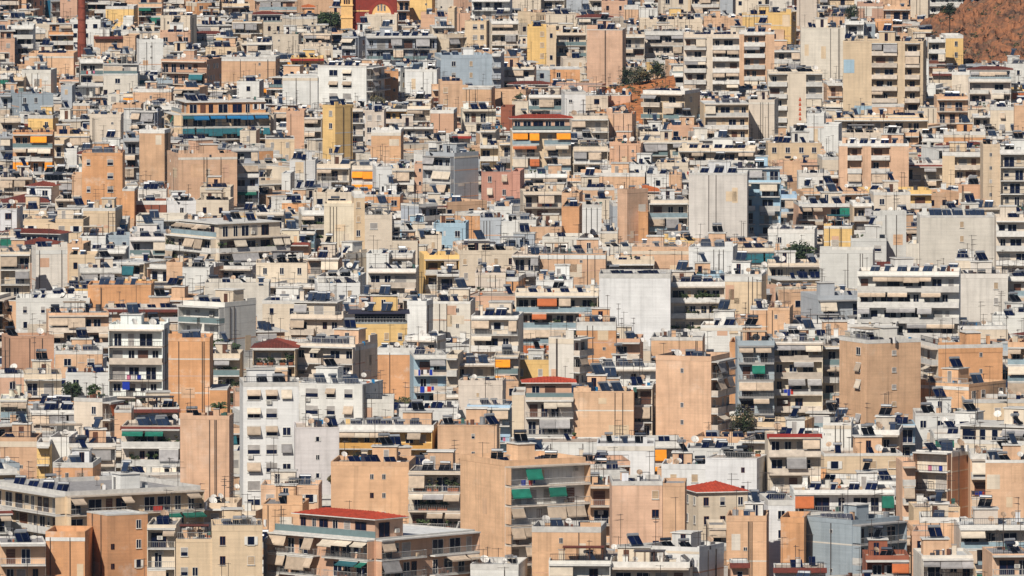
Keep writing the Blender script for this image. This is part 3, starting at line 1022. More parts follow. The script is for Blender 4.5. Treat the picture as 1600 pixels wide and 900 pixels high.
            for t, wt in cols:
                w = W * wt / tot
                if inset and t != 'l':
                    s = Shape().box(x + .001, 0, 0, x + w - .001, inset + .02, ztop - .01, 'wall_' + wall)
                    self.add('wall_pier', s, M, True)
                if t == 'v':
                    ww = q25(max(1.0, w * .82))
                    for f in range(n):
                        zf = ztop - (f + 1) * fh
                        if r.random() < .93:
                            self.add('window', window_shape(ww, 1.5, r.choice(['roller', 'plain', 'shut_grey', 'roller'])), M @ T(x + w / 2 - ww / 2, -.02, zf + .85))
                            if r.random() < .5: self.add('awning', awning_shape(q25(ww + .25), .75, r.choice((.75, 1.25)), r.choice(AWN_TAN)), M @ T(x + w / 2 - ww / 2 - .12, 0, zf + 2.5))
                            if r.random() < .3: self.add('air_conditioner', ac_shape(), M @ T(x + w / 2 - ww / 2, 0, zf + .1))
                if t == 'w':
                    ww = min(1.5, max(.5, w * .8)); hh = 1.25 if ww > .7 else .75; ww = q25(ww); kk = win_kind(r)
                    if w > 2 and r.random() < .5: ww = 1.5
                    for f in range(n):
                        if r.random() < .92:
                            self.add('window', window_shape(ww, hh, kk if r.random() < .7 else win_kind(r)), M @ T(x + w / 2 - ww / 2, -.02, ztop - (f + 1) * fh + .95))
                            if ww > 1.1 and r.random() < .3: self.add('awning', awning_shape(q25(ww + .5), .5, 1.25, r.choice(AWN_TAN)), M @ T(x + w / 2 - ww / 2 - .25, 0, ztop - (f + 1) * fh + 2.5))
                if t == 'l':
                    wq = q25(w - .02)
                    for f in range(n):
                        zf = ztop - (f + 1) * fh
                        p = self.add('balcony', slab_shape(wq, 1.75, 'slab_white' if wall != 'c' else 'slab_cream'), M @ T(x, inset, zf))
                        p[4].append(('railing', rail_shape(wq, 1.75, 'solid_white' if wall != 'c' else 'solid_cream'), T(0, 0, .004)))
                        self.openings(M, x + .2, x + w - .1, zf, True, inset)
                        self.awnings(M @ T(0, inset, 0), x, x + w, zf + fh, 'F' if r.random() < .5 else 'FA', 1.6)
                    self.add('eaves_slab', slab_shape(wq, 1.75, 'slab_white'), M @ T(x, inset, ztop - .02))
                x += w
    def make(self):
        it, r = self.it, self.r
        L, D, zr, zvis = it['L'], it['D'], it['zr'], it['zvis']
        wall = it['col']; wm = 'wall_' + wall; opts = it['opts']
        iL, iR = it['inset']
        self.add('wall', Shape().box(-L, iL, 0, -iR, D, zr, wm, False), Matrix.Identity(4), True)
        deck = r.choice(['deck_grey', 'deck_cream', 'deck_cream', 'deck_white', 'deck_white', 'deck_dark'] if not it_single(it) else ['deck_grey', 'deck_cream', 'deck_cream', 'deck_white'])
        s = Shape(); s.quad((-L + .1, .1, zr + .03), (-.1, .1, zr + .03), (-.1, D - .1, zr + .03), (-L + .1, D - .1, zr + .03), deck)
        hr = 'HR' in opts
        if not hr:
            self.add('roof_deck', s, Matrix.Identity(4))
            h = r.choice((.25, .5, .7, .9)); t = .18; pm = wm if r.random() < .6 else 'slab_white'
            s = Shape(); z0 = zr + .025
            s.box(-L - .03, -.03, z0, .03, t, zr + h, pm); s.box(-L - .03, D - t, z0, .03, D + .03, zr + h, pm)
            s.box(-L - .03, t, z0, -L + t, D - t, zr + h, pm); s.box(-t, t, z0, .03, D - t, zr + h, pm)
            self.add('parapet', s, Matrix.Identity(4), True)
            if r.random() < .4 and 'Z' not in opts:
                w = q25(L - .4); self.add('roof_railing', rail_shape(w, .1, r.choice(['bars', 'dark'])), T(-L + .2, .12, zr + h))
        self.facade(it['fL'], T(-L, 0, 0), L, zr, zvis, wall, 0)
        if it['fR'] != '-': self.facade(it['fR'], RZ90, D, zr, zvis, wall, 1)
        if hr:
            self.hip(-L - .5, -.5, .5, D + .5, zr, ('tile_red' if 'red' in it['desc'] else r.choice(['tile_brown', 'tile_brown', 'tile_orange', 'tile_red'])) if 'HR' in opts else 'tile_red')
            return
        if 'CR' in opts:
            s = Shape(); a, b = .75, -.35; m = r.choice(['awning_red', 'tile_brown', 'tile_brown']); z = zr + .5
            s.quad((-L - .2, -1.2, z - .55), (.2, -1.2, z - .55), (.2, .3, z), (-L - .2, .3, z), m)
            s.quad((-L - .2, -1.2, z - .67), (-L - .2, .3, z - .12), (.2, .3, z - .12), (.2, -1.2, z - .67), m)
            s.quad((-L - .2, -1.2, z - .67), (.2, -1.2, z - .67), (.2, -1.2, z - .55), (-L - .2, -1.2, z - .55), m)
            self.add('tiled_canopy', s, Matrix.Identity(4))
        area = [(-L + .7, .6, -.7, D - .7)]; zt = zr + .03
        P = [o for o in opts if o[0] == 'P']
        if P and L > 4 and D > 6:
            sb = 2.0; x0, y0, x1, y1 = -L + .35, sb, -(sb if it['fR'] != '-' else .3), D - .5; h = 2.75; st = P[0][1]
            if st in 'RG': y1 = min(y1, y0 + 6.0); x0 = max(x0, x1 - 16)
            pc = {'D': 'glass_dark', 'G': 'wall_g', 'R': 'wall_k', 'W': 'wall_o'}.get(st, wm)
            self.add('penthouse_wall', Shape().box(x0, y0, zt + .003, x1, y1, zt + h, pc, False), Matrix.Identity(4))
            PM = T(x0, y0, 0)
            if st in 'GD':
                n = max(2, int((x1 - x0) / 1.2))
                for i in range(n): self.add('glazing_panel', window_shape(q25((x1 - x0) / n - .3), 2.0, 'plain'), PM @ T((x1 - x0) * (i + .1) / n, -.02, zt + .2))
            else:
                self.openings(PM, 0, x1 - x0, zt)
                if it['fR'] != '-': self.openings(T(x1, y0, 0) @ RZ90, 0, y1 - y0, zt)
            if st in 'RG': self.hip(x0 - .9, y0 - .9, x1 + .9, y1 + .5, zt + h + .02, 'tile_red' if st == 'R' else 'tile_brown', .22)
            elif st == 'D':
                self.add('glazed_canopy', Shape().box(x0 - 1.2, y0 - 1.6, zt + h + .002, x1 + .8, y1, zt + h + .22, 'cloth_dark'), Matrix.Identity(4))
            else: self.add('penthouse_roof', Shape().box(x0 - .7, y0 - .7, zt + h + .002, x1 + .6, y1, zt + h + .2, 'slab_white'), Matrix.Identity(4))
            if st in 'FG': self.awnings(PM, 0, x1 - x0, zt + h, 'FA', .9)
            w = q25(L - .3); self.add('terrace_railing', rail_shape(w, .1, r.choice(['bars', 'glass', 'blue'])), T(-L + .15, .2, zt + .2))
            if st in 'RG': return
            area = [(x0 + .5, y0 + .5, x1 - .5, y1 - .5)]; zt = zt + h + .2
        if 'Z' in opts: return
        ax0, ay0, ax1, ay1 = area[0]
        if ax1 - ax0 < 1.5 or ay1 - ay0 < 2: return
        tower = ('T' in opts or r.random() < .62) and 'L' not in opts
        if tower and L > 6 and D > 7:
            tw, td, th = r.uniform(2.6, min(5, L * .5)), r.uniform(2.6, 4), r.uniform(2.2, 2.8)
            tx = r.uniform(ax0, ax1 - tw); ty = r.uniform(max(ay0, D * .45), max(D * .46, ay1 - td))
            tm = r.choice([wm, wm, 'wall_w', 'wall_e', 'wall_p'])
            p = self.add('stair_hut', Shape().box(tx, ty, zt + .003, tx + tw, ty + td, zt + th, tm, False).box(tx - .2, ty - .2, zt + th + .002, tx + tw + .2, ty + td + .2, zt + th + .16, 'slab_white'), Matrix.Identity(4), True)
            if r.random() < .7: p[4].append(('door', window_shape(.75, 2.0, r.choice(['plain', 'brownshut', 'brown', 'shut_grey'])), T(tx + tw * r.uniform(.1, .5), ty - .02, zt + .1)))
            if r.random() < .6: self.roof_items.append(('heater', T(tx + tw / 2, ty + td / 2, zt + th + .16) @ Matrix.Rotation(it['south'], 4, 'Z'), (1 if tw < 3.2 else 2, r.random() < .3, r.randint(0, 2))))
            if r.random() < .6: self.roof_items.append(('antenna', T(tx + .4, ty + .5, zt + th + .16) @ Matrix.Rotation(r.uniform(0, 6), 4, 'Z'), r.randint(0, 7)))
            busy = (tx - 1.4, ty - 1.2, tx + tw + 1.4, ty + td + 1.0)
        else: busy = None
        def cnt(c, dflt):
            for o in opts:
                if o[0] == c and o[1:].isdigit(): return int(o[1:])
            return dflt
        A = (ax1 - ax0) * (ay1 - ay0)
        used = []
        def spot(rad, ymax=1.0):
            for _ in range(14):
                x = r.uniform(ax0 + .3, ax1 - .3); y = ay0 + (ay1 - ay0) * r.random() * ymax
                if busy and busy[0] < x < busy[2] and busy[1] < y < busy[3]: continue
                if all((x - a) ** 2 + ((y - b) * 1.0) ** 2 > (rad + c) ** 2 for a, b, c in used):
                    used.append((x, y, rad)); return x, y
        nh = cnt('h', r.choice((0, 1, 1, 2, 2, 3, 4, 5)) if A > 25 else r.choice((0, 1)))
        hv = r.randint(0, 3)
        if nh >= 4:       # a rank of collectors along the front edge
            n_row = max(1, int((ax1 - ax0) / 2.9)); left = nh; row = 0
            while left > 0 and row < 3:
                m = min(left, n_row); yy = ay0 + 1.2 + row * 2.9
                if yy > ay1: break
                for i in range(m):
                    x = ax0 + 1.2 + (ax1 - ax0 - 2.4) * ((i + .5) / m) + r.uniform(-.2, .2); y = yy + r.uniform(-.15, .3)
                    if busy and busy[0] < x < busy[2] and busy[1] < y < busy[3]: continue
                    used.append((x, y, 1.3)); self.roof_items.append(('heater', T(x, y, zt) @ Matrix.Rotation(it['south'] + r.gauss(0, .06), 4, 'Z') @ Matrix.Scale(r.uniform(.8, 1.0), 4), (r.choice((1, 2, 2, 2)), r.random() < .3, hv)))
                left -= m; row += 1
        else:
            for _ in range(nh):
                p = spot(1.35, .8)
                if p: self.roof_items.append(('heater', T(p[0], p[1], zt) @ Matrix.Rotation(it['south'] + r.gauss(0, .3), 4, 'Z') @ Matrix.Scale(r.uniform(.75, 1.05), 4), (r.choice((1, 1, 2, 2)), r.random() < .3, r.randint(0, 3))))
        for _ in range(cnt('d', r.choice((0, 1, 1, 2, 3)) if it_single(it) else r.choice((0, 1, 1, 2)))):
            p = spot(.55)
            if p: self.roof_items.append(('dish', T(p[0], p[1], zt) @ Matrix.Rotation(r.gauss(.25, .35) - it['rz'], 4, 'Z'), (r.choice((.45, .5, .5, .7)), r.choice(['dish_white', 'dish_white', 'dish_rust']))))
        for _ in range(cnt('a', r.choice((1, 2, 2, 3, 4)) if it_single(it) else r.choice((0, 1, 2, 3)))):
            p = spot(.4)
            if p: self.roof_items.append(('antenna', T(p[0], p[1], zt) @ Matrix.Rotation(r.uniform(0, 6.3), 4, 'Z'), r.randint(0, 7)))
        for _ in range(r.randint(1, 4) if it_single(it) else r.randint(0, 2)):
            p = spot(.5)
            if p: self.add('stored_things', junk_shape(r.randint(0, 15)), T(p[0], p[1], zt) @ Matrix.Rotation(r.uniform(-.4, .4), 4, 'Z'))
        # small fixtures that belong to the roof: chimney flues, service boxes, pergolas
        for _ in range(r.choice((0, 1, 1, 2))):
            p = spot(.6)
            if p:
                h = r.uniform(.8, 1.8); w = r.uniform(.3, .55)
                self.add('chimney_flue', Shape().box(p[0] - w, p[1] - .25, zt + .003, p[0] + w, p[1] + .25, zt + h, r.choice([wm, 'wall_w', 'wall_e', 'wall_p'])).box(p[0] - w - .1, p[1] - .35, zt + h + .12, p[0] + w + .1, p[1] + .35, zt + h + .2, 'slab_grey'), Matrix.Identity(4), True)
        if ('G' in opts or (r.random() < .13 and 'L' not in opts)) and ax1 - ax0 > 4:
            w = min(ax1 - ax0, r.uniform(3.5, 7)); x = r.uniform(ax0, ax1 - w); y = ay0 + .2; h = 2.3; s = Shape(); m = r.choice(['rail_dark', 'frame_white', 'rail_metal', 'frame_brown'])
            for i in range(4):
                for yy in (y, y + 2.6): s.bar((x + w * i / 3, yy, zt), (x + w * i / 3, yy, zt + h), .05, m)
            for yy in (y, y + 2.6): s.bar((x, yy, zt + h), (x + w, yy, zt + h), .06, m)
            for i in range(4): s.bar((x + w * i / 3, y, zt + h), (x + w * i / 3, y + 2.6, zt + h), .055, m)
            self.add('pergola_frame', s, Matrix.Identity(4))
            cv = r.choice(AWN_TAN + ['deck_dark', 'awning_teal', 'tile_brown', 'awning_grey'])
            self.add('pergola_cover', Shape().box(x - .2, y - .3, zt + h + .07, x + w + .2, y + 2.9, zt + h + .13, cv), Matrix.Identity(4))
        if r.random() < .22 and ax1 - ax0 > 3:
            p = spot(.8)
            if p: self.add('water_drum', Shape().bar((p[0], p[1], zt + .003), (p[0], p[1], zt + 1.3), .5, r.choice(['tank_steel', 'ac_white', 'deck_dark', 'cloth_dark']), 10), Matrix.Identity(4))
        if r.random() < .12:
            p = spot(.6)
            if p: self.roof_items.append(('plant', T(p[0], p[1], zt), r.randint(0, 5)))
    def hip(self, x0, y0, x1, y1, z, m, k=.3):
        w, d = x1 - x0, y1 - y0; h = min(w, d) / 2 * k; s = Shape(); i = min(w, d) / 2
        if w >= d: a, b = (x0 + i, y0 + d / 2, z + h + .15), (x1 - i, y0 + d / 2, z + h + .15)
        else: a, b = (x0 + w / 2, y0 + i, z + h + .15), (x0 + w / 2, y1 - i, z + h + .15)
        c = [(x0, y0, z + .15), (x1, y0, z + .15), (x1, y1, z + .15), (x0, y1, z + .15)]; e = [(x, y, z) for x, y, _ in c]
        if w >= d:
            s.quad(c[0], c[1], b, a, m); s.tri(c[1], c[2], b, m); s.quad(c[2], c[3], a, b, m); s.tri(c[3], c[0], a, m)
        else:
            s.tri(c[0], c[1], a, m); s.quad(c[1], c[2], b, a, m); s.tri(c[2], c[3], b, m); s.quad(c[3], c[0], a, b, m)
        for j in range(4): s.quad(e[j], e[(j + 1) % 4], c[(j + 1) % 4], c[j], 'slab_white')
        s.quad(e[3], e[2], e[1], e[0], 'slab_cream')
        ridge = s
        p = self.add('tiled_roof', s, Matrix.Identity(4))
        t = Shape()                      # rolls of tiles down the slopes
        n = int(w / .55)
        for q in range(1, n):
            x = x0 + w * q / n; u = min(1, (x - x0) / i, (x1 - x) / i) if w >= d else min(1, 1 - abs((x - x0) / w * 2 - 1))
            if u > .05: t.bar((x, y0, z + .16), (x, y0 + (d / 2 if w >= d else i) * u, z + .16 + h * u), .07, m, 4)
        n = int(d / .55)
        for q in range(1, n):
            y = y0 + d * q / n; u = min(1, (y - y0) / i, (y1 - y) / i) if d > w else 1 - abs((y - y0) / d * 2 - 1)
            if u > .05: t.bar((x1, y, z + .16), (x1 - (w / 2 if d > w else i) * u, y, z + .16 + h * u), .07, m, 4)
        if t.v: p[4].append(('tile_rolls', t, Matrix.Identity(4)))
    def root_matrix(self):
        it = self.it
        return T(it['X'], it['Y'], 0) @ Matrix.Rotation(it['rz'], 4, 'Z')

# ------------------------------------------------------------------ read the survey of the visible buildings
ITEMS = []
def parse():
    ox = oy = 0
    for ln in SPEC.strip().splitlines():
        ln = ln.strip()
        if not ln: continue
        if ln[0] == '@':
            ox, oy = map(float, ln[1:].split()); continue
        body, _, desc = ln.partition('|')
        t = body.split()
        x0 = ox + float(t[0]) / 4; x1 = ox + float(t[2]) / 4
        xc = None if t[1] == '-' else ox + float(t[1]) / 4
        yt = oy + float(t[3]) / 4; yb = oy + float(t[4]) / 4
        if xc is None: fL, fR, opts = t[6], '-', t[7:]
        else: fL, fR, opts = t[6], t[7], t[8:]
        desc, _, handle = desc.partition('=')
        ITEMS.append(dict(handle=handle.strip(), x0=x0, x1=x1, xc=xc, yt=yt, yb=yb, col=t[5], fL=fL, fR=fR, opts=opts, desc=desc.strip()))
def locate(it, rng):
    Yd = depth_on_plane(it['yb']) + 3.0
    xc = it['xc'] if it['xc'] is not None else it['x1']
    p = at_depth(xc, it['yt'], Yd)
    s = F_PX / math.hypot(Yd, CAM_Z - p.z)
    if it['xc'] is None:
        a = rng.choice((-1, 1)) * rng.uniform(0, R(5)) if it['fL'][0] != 'B' else rng.uniform(0, R(7))
        L = (it['x1'] - it['x0']) / s / math.cos(a); D = rng.uniform(10, 13)
    else:
        wL, wR = (xc - it['x0']) / s, (it['x1'] - xc) / s
        a = math.atan2(wR, wL)
        if wR <= wL and wR < 7: a = max(a, math.asin(max(.1, wR / 14)))
        elif wL < wR and wL < 7: a = min(a, math.acos(max(.1, wL / 14)))
        L, D = wL / math.cos(a), max(6, wR / math.sin(a))
        if wR / math.sin(a) < 6: it['fR'] = it['fR']
    it.update(X=p.x, Y=Yd, zr=p.z, L=L, D=D, rz=-a, s=s)
    it['zvis'] = at_depth(xc, it['yb'], Yd).z - 1
    it['fh'] = 3.0
    ins = lambda f: 1.3 if f.startswith('C:') and 'l' in f else 0.0
    it['inset'] = (ins(it['fL']), ins(it['fR']))
    it['south'] = -it['rz'] + rng.choice((R(-18), R(12), R(28))) + rng.gauss(0, .05)
    it['area'] = (it['x1'] - it['x0']) * (it['yb'] - it['yt'])
    it['authored'] = True
parse()
RNG = random.Random(7)
for it in ITEMS: locate(it, RNG)

# ------------------------------------------------------------------ fill the blocks between them with lower houses
def corners(it, m=0.0):
    c, s = math.cos(it['rz']), math.sin(it['rz'])
    out = []
    for x, y in ((-it['L'] - m, -m), (m, -m), (m, it['D'] + m), (-it['L'] - m, it['D'] + m)):
        out.append((it['X'] + c * x - s * y, it['Y'] + s * x + c * y))
    return out
GX0, GY0 = -260, 1700
occ = np.zeros((2600, 520), dtype=bool)
gy, gx = np.mgrid[0:2600, 0:520]
gx = gx + GX0 + .5; gy = gy + GY0 + .5
def raster(it, m=0.0):
    c, s = math.cos(it['rz']), math.sin(it['rz'])
    cs = corners(it, m); xs = [p[0] for p in cs]; ys = [p[1] for p in cs]
    a, b = max(0, int(min(ys) - GY0)), min(2600, int(max(ys) - GY0) + 2); e, f = max(0, int(min(xs) - GX0)), min(520, int(max(xs) - GX0) + 2)
    if a >= b or e >= f: return None
    dx, dy = gx[a:b, e:f] - it['X'], gy[a:b, e:f] - it['Y']
    lx, ly = c * dx + s * dy, -s * dx + c * dy
    return (slice(a, b), slice(e, f)), (lx > -it['L'] - m) & (lx < m) & (ly > -m) & (ly < it['D'] + m)
for it in ITEMS:
    r_ = raster(it)
    if r_: occ[r_[0]] |= r_[1]
# open hillsides: surveyed rows of the picture give their foot and crest
SB = depth_on_plane(196); SLEN = 165.0; SX0, SX1 = at_depth(935, 150, SB).x, at_depth(1082, 150, SB).x
HB = depth_on_plane(106); HLEN = 220.0; HX0 = at_depth(1436, 60, HB).x
def px_of(x, y): return 800 + F_PX * x / y
def slope_z(x, y):
    t = max(0.0, min(1.0, (y - SB) / SLEN)); px = px_of(x, y)
    row = 196 + ((138 - (px - 950) * .22) - 196) * t ** .8
    return at_depth(px, row, y).z
def hill_z(x, y):
    t = max(0.0, min(1.0, (y - HB) / HLEN)); px = px_of(x, y)
    row = 106 + ((36 - (px - 1445) * .28) - 106) * t ** .9
    return at_depth(px, row, y).z
def blocked(x, y):      # no houses on them
    return (SX0 < x < SX1 and SB - 4 < y < SB + SLEN + 6) or (x > HX0 + 4 and HB < y < HB + HLEN + 60)
PROTECT = [dict(x0=a, x1=b, yb=c, Y=depth_on_plane(c) + 1, authored=True) for a, b, c in
           [(118, 138, 90), (532, 551, 44), (551, 622, 27), (950, 1072, 170), (985, 1000, 190), (1500, 1600, 100), (496, 532, 46), (1320, 1342, 36), (1208, 1275, 410), (1145, 1180, 676), (205, 240, 641),
            (96, 168, 622), (318, 368, 552), (0, 44, 895), (326, 360, 648), (578, 602, 176), (614, 650, 640), (970, 1040, 136)]]
COLW = 'ppppppppppeeeeeeeewwwwwwwcccsssskkkkogogyb'
def filler():
    r = random.Random(11); n = 0
    Y = 1800.0
    while Y < 4150:
        half = 800 / F_PX * (Y + 40) + 18
        X = -half + r.uniform(0, 10)
        block = .35 * math.sin(Y / 90.0) + .2
        while X < half:
            w, d = r.uniform(9, 16), r.uniform(10, 14)
            if Y > 3100: w *= .72; d *= .8
            rz = block + .4 * math.sin(X / 70 + Y / 140) + r.gauss(0, .04)
            if r.random() < .3: rz = r.gauss(0, .08)
            rz = max(-.75, min(.6, rz))
            it = dict(X=X + w, Y=Y + r.uniform(-3, 3), L=w, D=d, rz=rz, fh=3.0, inset=(0, 0), opts=[], authored=False, desc='', fR='-')
            X += w + (r.uniform(.3, 1.0) if r.random() < .72 else r.uniform(6, 11))
            if blocked(it['X'] - w / 2, it['Y'] + d / 2): continue
            q = raster(it)
            if not q: continue
            if (occ[q[0]] & q[1]).sum() > .10 * max(1, q[1].sum()): continue
            cs = corners(it); px = [project((x, y, Z_ROOF)) for x, y in cs]
            xa, xb = min(p[0] for p in px), max(p[0] for p in px)
            ynear = min(y for x, y in cs)
            far = Y > 3300
            z = r.choice((12, 14.5, 16, 17, 17, 18, 18.5, 20, 21.5, 23)) + r.uniform(-1, 1) + (r.choice((0, 0, 4, 6, 8)) if far else 0)
            cap = 99
            for a in ITEMS + PROTECT:
                if a['authored'] and a['Y'] > ynear and a['x1'] > xa + 1.5 and a['x0'] < xb - 1.5:
                    cap = min(cap, at_depth((xa + xb) / 2, min(a['yb'] - 1, 2000), it['Y'] + (d * .5)).z)
            low = z > cap - 1.5
            z = min(z, cap - r.uniform(.2, 1.4))
            if z < 5: continue
            occ[q[0]] |= q[1]
            col = r.choice(COLW)
            st = ['F', 'FA', 'W', 'B', 'F', 'FA', 'W', 'B1', 'S', 'SA']
            it['fL'] = r.choice(st); it['fR'] = r.choice(['B', 'B', 'W', 'F', 'FA']) if rz < -.12 else '-'
            if rz > .2: it['fL'] = r.choice(['B', 'F', 'FA', 'W'])
            u = r.random()
            if u < .01 and w * d < 190: it['opts'] = ['HR']
            elif u < .035: it['opts'] = ['CR']
            elif u < .3: it['opts'] = ['P' + r.choice('FFFFFFFFGG')]
            if r.random() < .2: it['opts'].append('V')
            if low: it['opts'] = (['V'] if 'V' in it['opts'] else []) + ['L', 'h%d' % r.choice((1, 2, 3, 4))]
            if it['fL'] in ('F', 'FA') and r.random() < .14: it['fL'] = r.choice(['FG', 'FG', 'FO', 'FT'])
            pt = project((it['X'] - w / 2, it['Y'], z))
            it.update(zr=z, zvis=z - 3.4, col=col, south=-rz + r.choice((R(-18), R(12), R(28))) + r.gauss(0, .05), x0=xa, x1=xb, yt=pt[1], yb=pt[1] + 25, s=F_PX / it['Y'], area=0)
            if Y > 3100: it['fh'] = 2.6
            ITEMS.append(it); n += 1
        Y += r.uniform(13.5, 17) if int(Y / 15) % 3 else r.uniform(22, 30)
    return n
N_FILL = filler()

# ------------------------------------------------------------------ which are things of their own
authored = [it for it in ITEMS if it['authored']]
def vis(it):
    x0, x1, y0, y1 = max(0, it['x0']), min(1600, it['x1']), max(0, it['yt']), min(900, it['yb'])
    return max(0, x1 - x0) * max(0, y1 - y0)
authored.sort(key=lambda it: -vis(it))
for it in authored[:310]:
    it['single'] = True
for it in ITEMS:
    if it['desc'] and it.get('authored'): it['single'] = True

# descriptions: surveyed ones as written, the others told apart by their look and the named blocks they stand between
NAMED = [it for it in ITEMS if it['desc'] and it['authored']]
FACE = {'B': 'blank-walled block', 'W': 'block with plain windows', 'F': 'balconied block', 'S': 'block with solid balcony fronts', 'C': 'block with small windows'}
def look(it):
    st = it['fL'] if it['fL'][0] != 'B' or it['fR'] == '-' else it['fR']
    k = st[0]
    t = FACE[k]
    if k in 'FSW' and len(st) > 1 and st[1] in 'AGTOU' :
        t = {'A': 'block with tan awnings', 'G': 'block with green awnings', 'T': 'block with teal awnings', 'O': 'block with orange awnings', 'U': 'block with rust awnings'}[st[1]]
    if k == 'C' and 'l' in st: t = 'block with deep loggias'
    if 'HR' in it['opts']: t = 'house with a tiled hipped roof'
    elif 'CR' in it['opts']: t = 'block with a red canopy edge'
    return COLNAME[it['col']] + ' ' + t
def mid(it): return ((it['x0'] + it['x1']) / 2, (max(0, it['yt']) + min(900, it['yb'])) / 2)
def short(d, n=9): return d
taken = {}; handles = set()
def describe(it):
    cx, cy = mid(it)
    near = sorted(NAMED, key=lambda o: math.hypot(mid(o)[0] - cx, (mid(o)[1] - cy) * 1.6))[:10]
    base = look(it)
    cands = []
    for o in near:
        ox, oy = mid(o); dx, dy = ox - cx, oy - cy
        if abs(dx) > (o['x1'] - o['x0'] + it['x1'] - it['x0']) / 2 * .8: rel = 'beside'
        else: rel = 'behind' if dy > 0 else 'in front of'
        cands.append(base + ' ' + rel + ' the ' + o['handle'])
    for c in cands:
        if c not in taken: return c
    return None
for it in ITEMS:
    if not it.get('single'): continue
    if it['desc']: it['label'] = it['desc'].strip()
    else:
        it['label'] = describe(it)
        if it['label']:
            b_ = look(it); k = 'house' if 'house' in b_ else ('wall' if 'blank' in b_ else 'block')
            hd = COLNAME[it['col']] + ' ' + k + it['label'][len(b_):].replace(' in front of the', ' before').replace(' the ', ' ')
            if hd in handles:
                hd = it['label'].replace(' in front of the', ' before').replace(' the ', ' ').replace(' a ', ' ')
            handles.add(hd); it['handle'] = hd
    if it['label'] is None or it['label'] in taken:
        it['single'] = False; continue
    taken[it['label']] = it

# ------------------------------------------------------------------ build them all
mass = Mass()
PENDING = []      # rooftop things: (size on the picture, kind, world matrix, params, building)
n_single = 0
for idx, it in enumerate(ITEMS):
    r = random.Random(1000 + idx)
    LIGHT[0] = not it.get('single')
    B = Build(it, r); B.make()
    RM = B.root_matrix()
    it['items'] = B.roof_items
    for kind, M, par in B.roof_items:
        PENDING.append([kind, RM @ M, par, it])
    if it.get('single'):
        n_single += 1
        root = bpy.data.objects.new('apartment_block' if it['zr'] > 9 else 'house', None); COL.objects.link(root)
        root.matrix_world = RM
        root['label'] = it['label']; root['category'] = 'building'; root['group'] = 'apartment blocks of the dense town'
        v = r.gauss(1, .06); h = r.gauss(0, .05 if it['col'] in 'pk' else .03)
        tint = (min(1.1, v + h * .3), v - abs(h) * .2, max(.8, v - h), 1)
        it['root'] = root
        for name, sh, M, tinted, subs in B.parts:
            o = part_object(name, sh, root, M, tint if tinted else None)
            for sn, ss, sM in subs: part_object(sn, ss, o, sM)
    else:
        for name, sh, M, tinted, subs in B.parts:
            mass.add(sh, RM @ M)
            for sn, ss, sM in subs: mass.add(ss, RM @ M @ sM)
mass.build('far_town_buildings', 'smaller flat-roofed houses packed between and behind the larger blocks', 'buildings')

# rooftop things: the 300 of each kind that show largest stand alone, the rest are a mass
KIND = {'heater': ('solar_water_heater', 'solar heater', 'solar water heaters on the roofs', 'solar heater'),
        'dish': ('satellite_dish', 'satellite dish', 'satellite dishes on the roofs', 'satellite dish'),
        'antenna': ('rooftop_aerial', 'aerial', 'television aerials on the roofs', 'aerial'),
        'plant': ('potted_shrub', 'plant', 'potted shrubs on balconies and terraces', 'potted shrub')}
def plant_parts(v):
    def mk():
        r = random.Random(v); pot = Shape()
        w = r.uniform(.25, .45); pot.box(-w, -.22, 0, w, .22, .4, 'pot')
        fo = foliage_shape(v, r.uniform(.5, .85), .45, r.uniform(.45, .8), 44 if LIGHT[0] else 120, r.choice([['leaf_dark', 'leaf_mid'], ['leaf_dark', 'leaf_dark', 'leaf_mid'], ['leaf_mid', 'leaf_dry']]), .24 if LIGHT[0] else .15)
        return [('planter', pot, Matrix.Identity(4)), ('foliage', fo, T(0, 0, .3))]
    return cached(('plant', v), mk)
PARTS = {'heater': heater_parts, 'dish': lambda p: dish_parts(*p), 'antenna': antenna_parts, 'plant': plant_parts}
MASSNAME = {'heater': ('far_solar_heaters', 'many small solar water heaters crowding the farther roofs', 'solar heaters'), 'dish': ('far_satellite_dishes', 'many small satellite dishes on the farther roofs', 'satellite dishes'),
            'antenna': ('far_aerials', 'many thin television aerials bristling on the farther roofs', 'aerials'), 'plant': ('far_terrace_plants', 'small green plants on the farther terraces', 'plants')}
ORD = ['first', 'second', 'third', 'fourth', 'fifth', 'sixth', 'seventh', 'eighth', 'ninth', 'tenth', 'eleventh', 'twelfth', 'thirteenth', 'fourteenth', 'fifteenth', 'sixteenth', 'seventeenth', 'eighteenth', 'nineteenth', 'twentieth'] + ['twenty-' + k for k in ('first', 'second', 'third', 'fourth', 'fifth', 'sixth', 'seventh', 'eighth', 'ninth')] + ['thirtieth'] + ['thirty-' + k for k in ('first', 'second', 'third', 'fourth', 'fifth', 'sixth', 'seventh', 'eighth', 'ninth')] + ['fortieth'] + ['forty-' + k for k in ('first', 'second', 'third', 'fourth', 'fifth', 'sixth', 'seventh', 'eighth', 'ninth')]
def clip(label, n=16):
    return ' '.join(label.split()[:n])
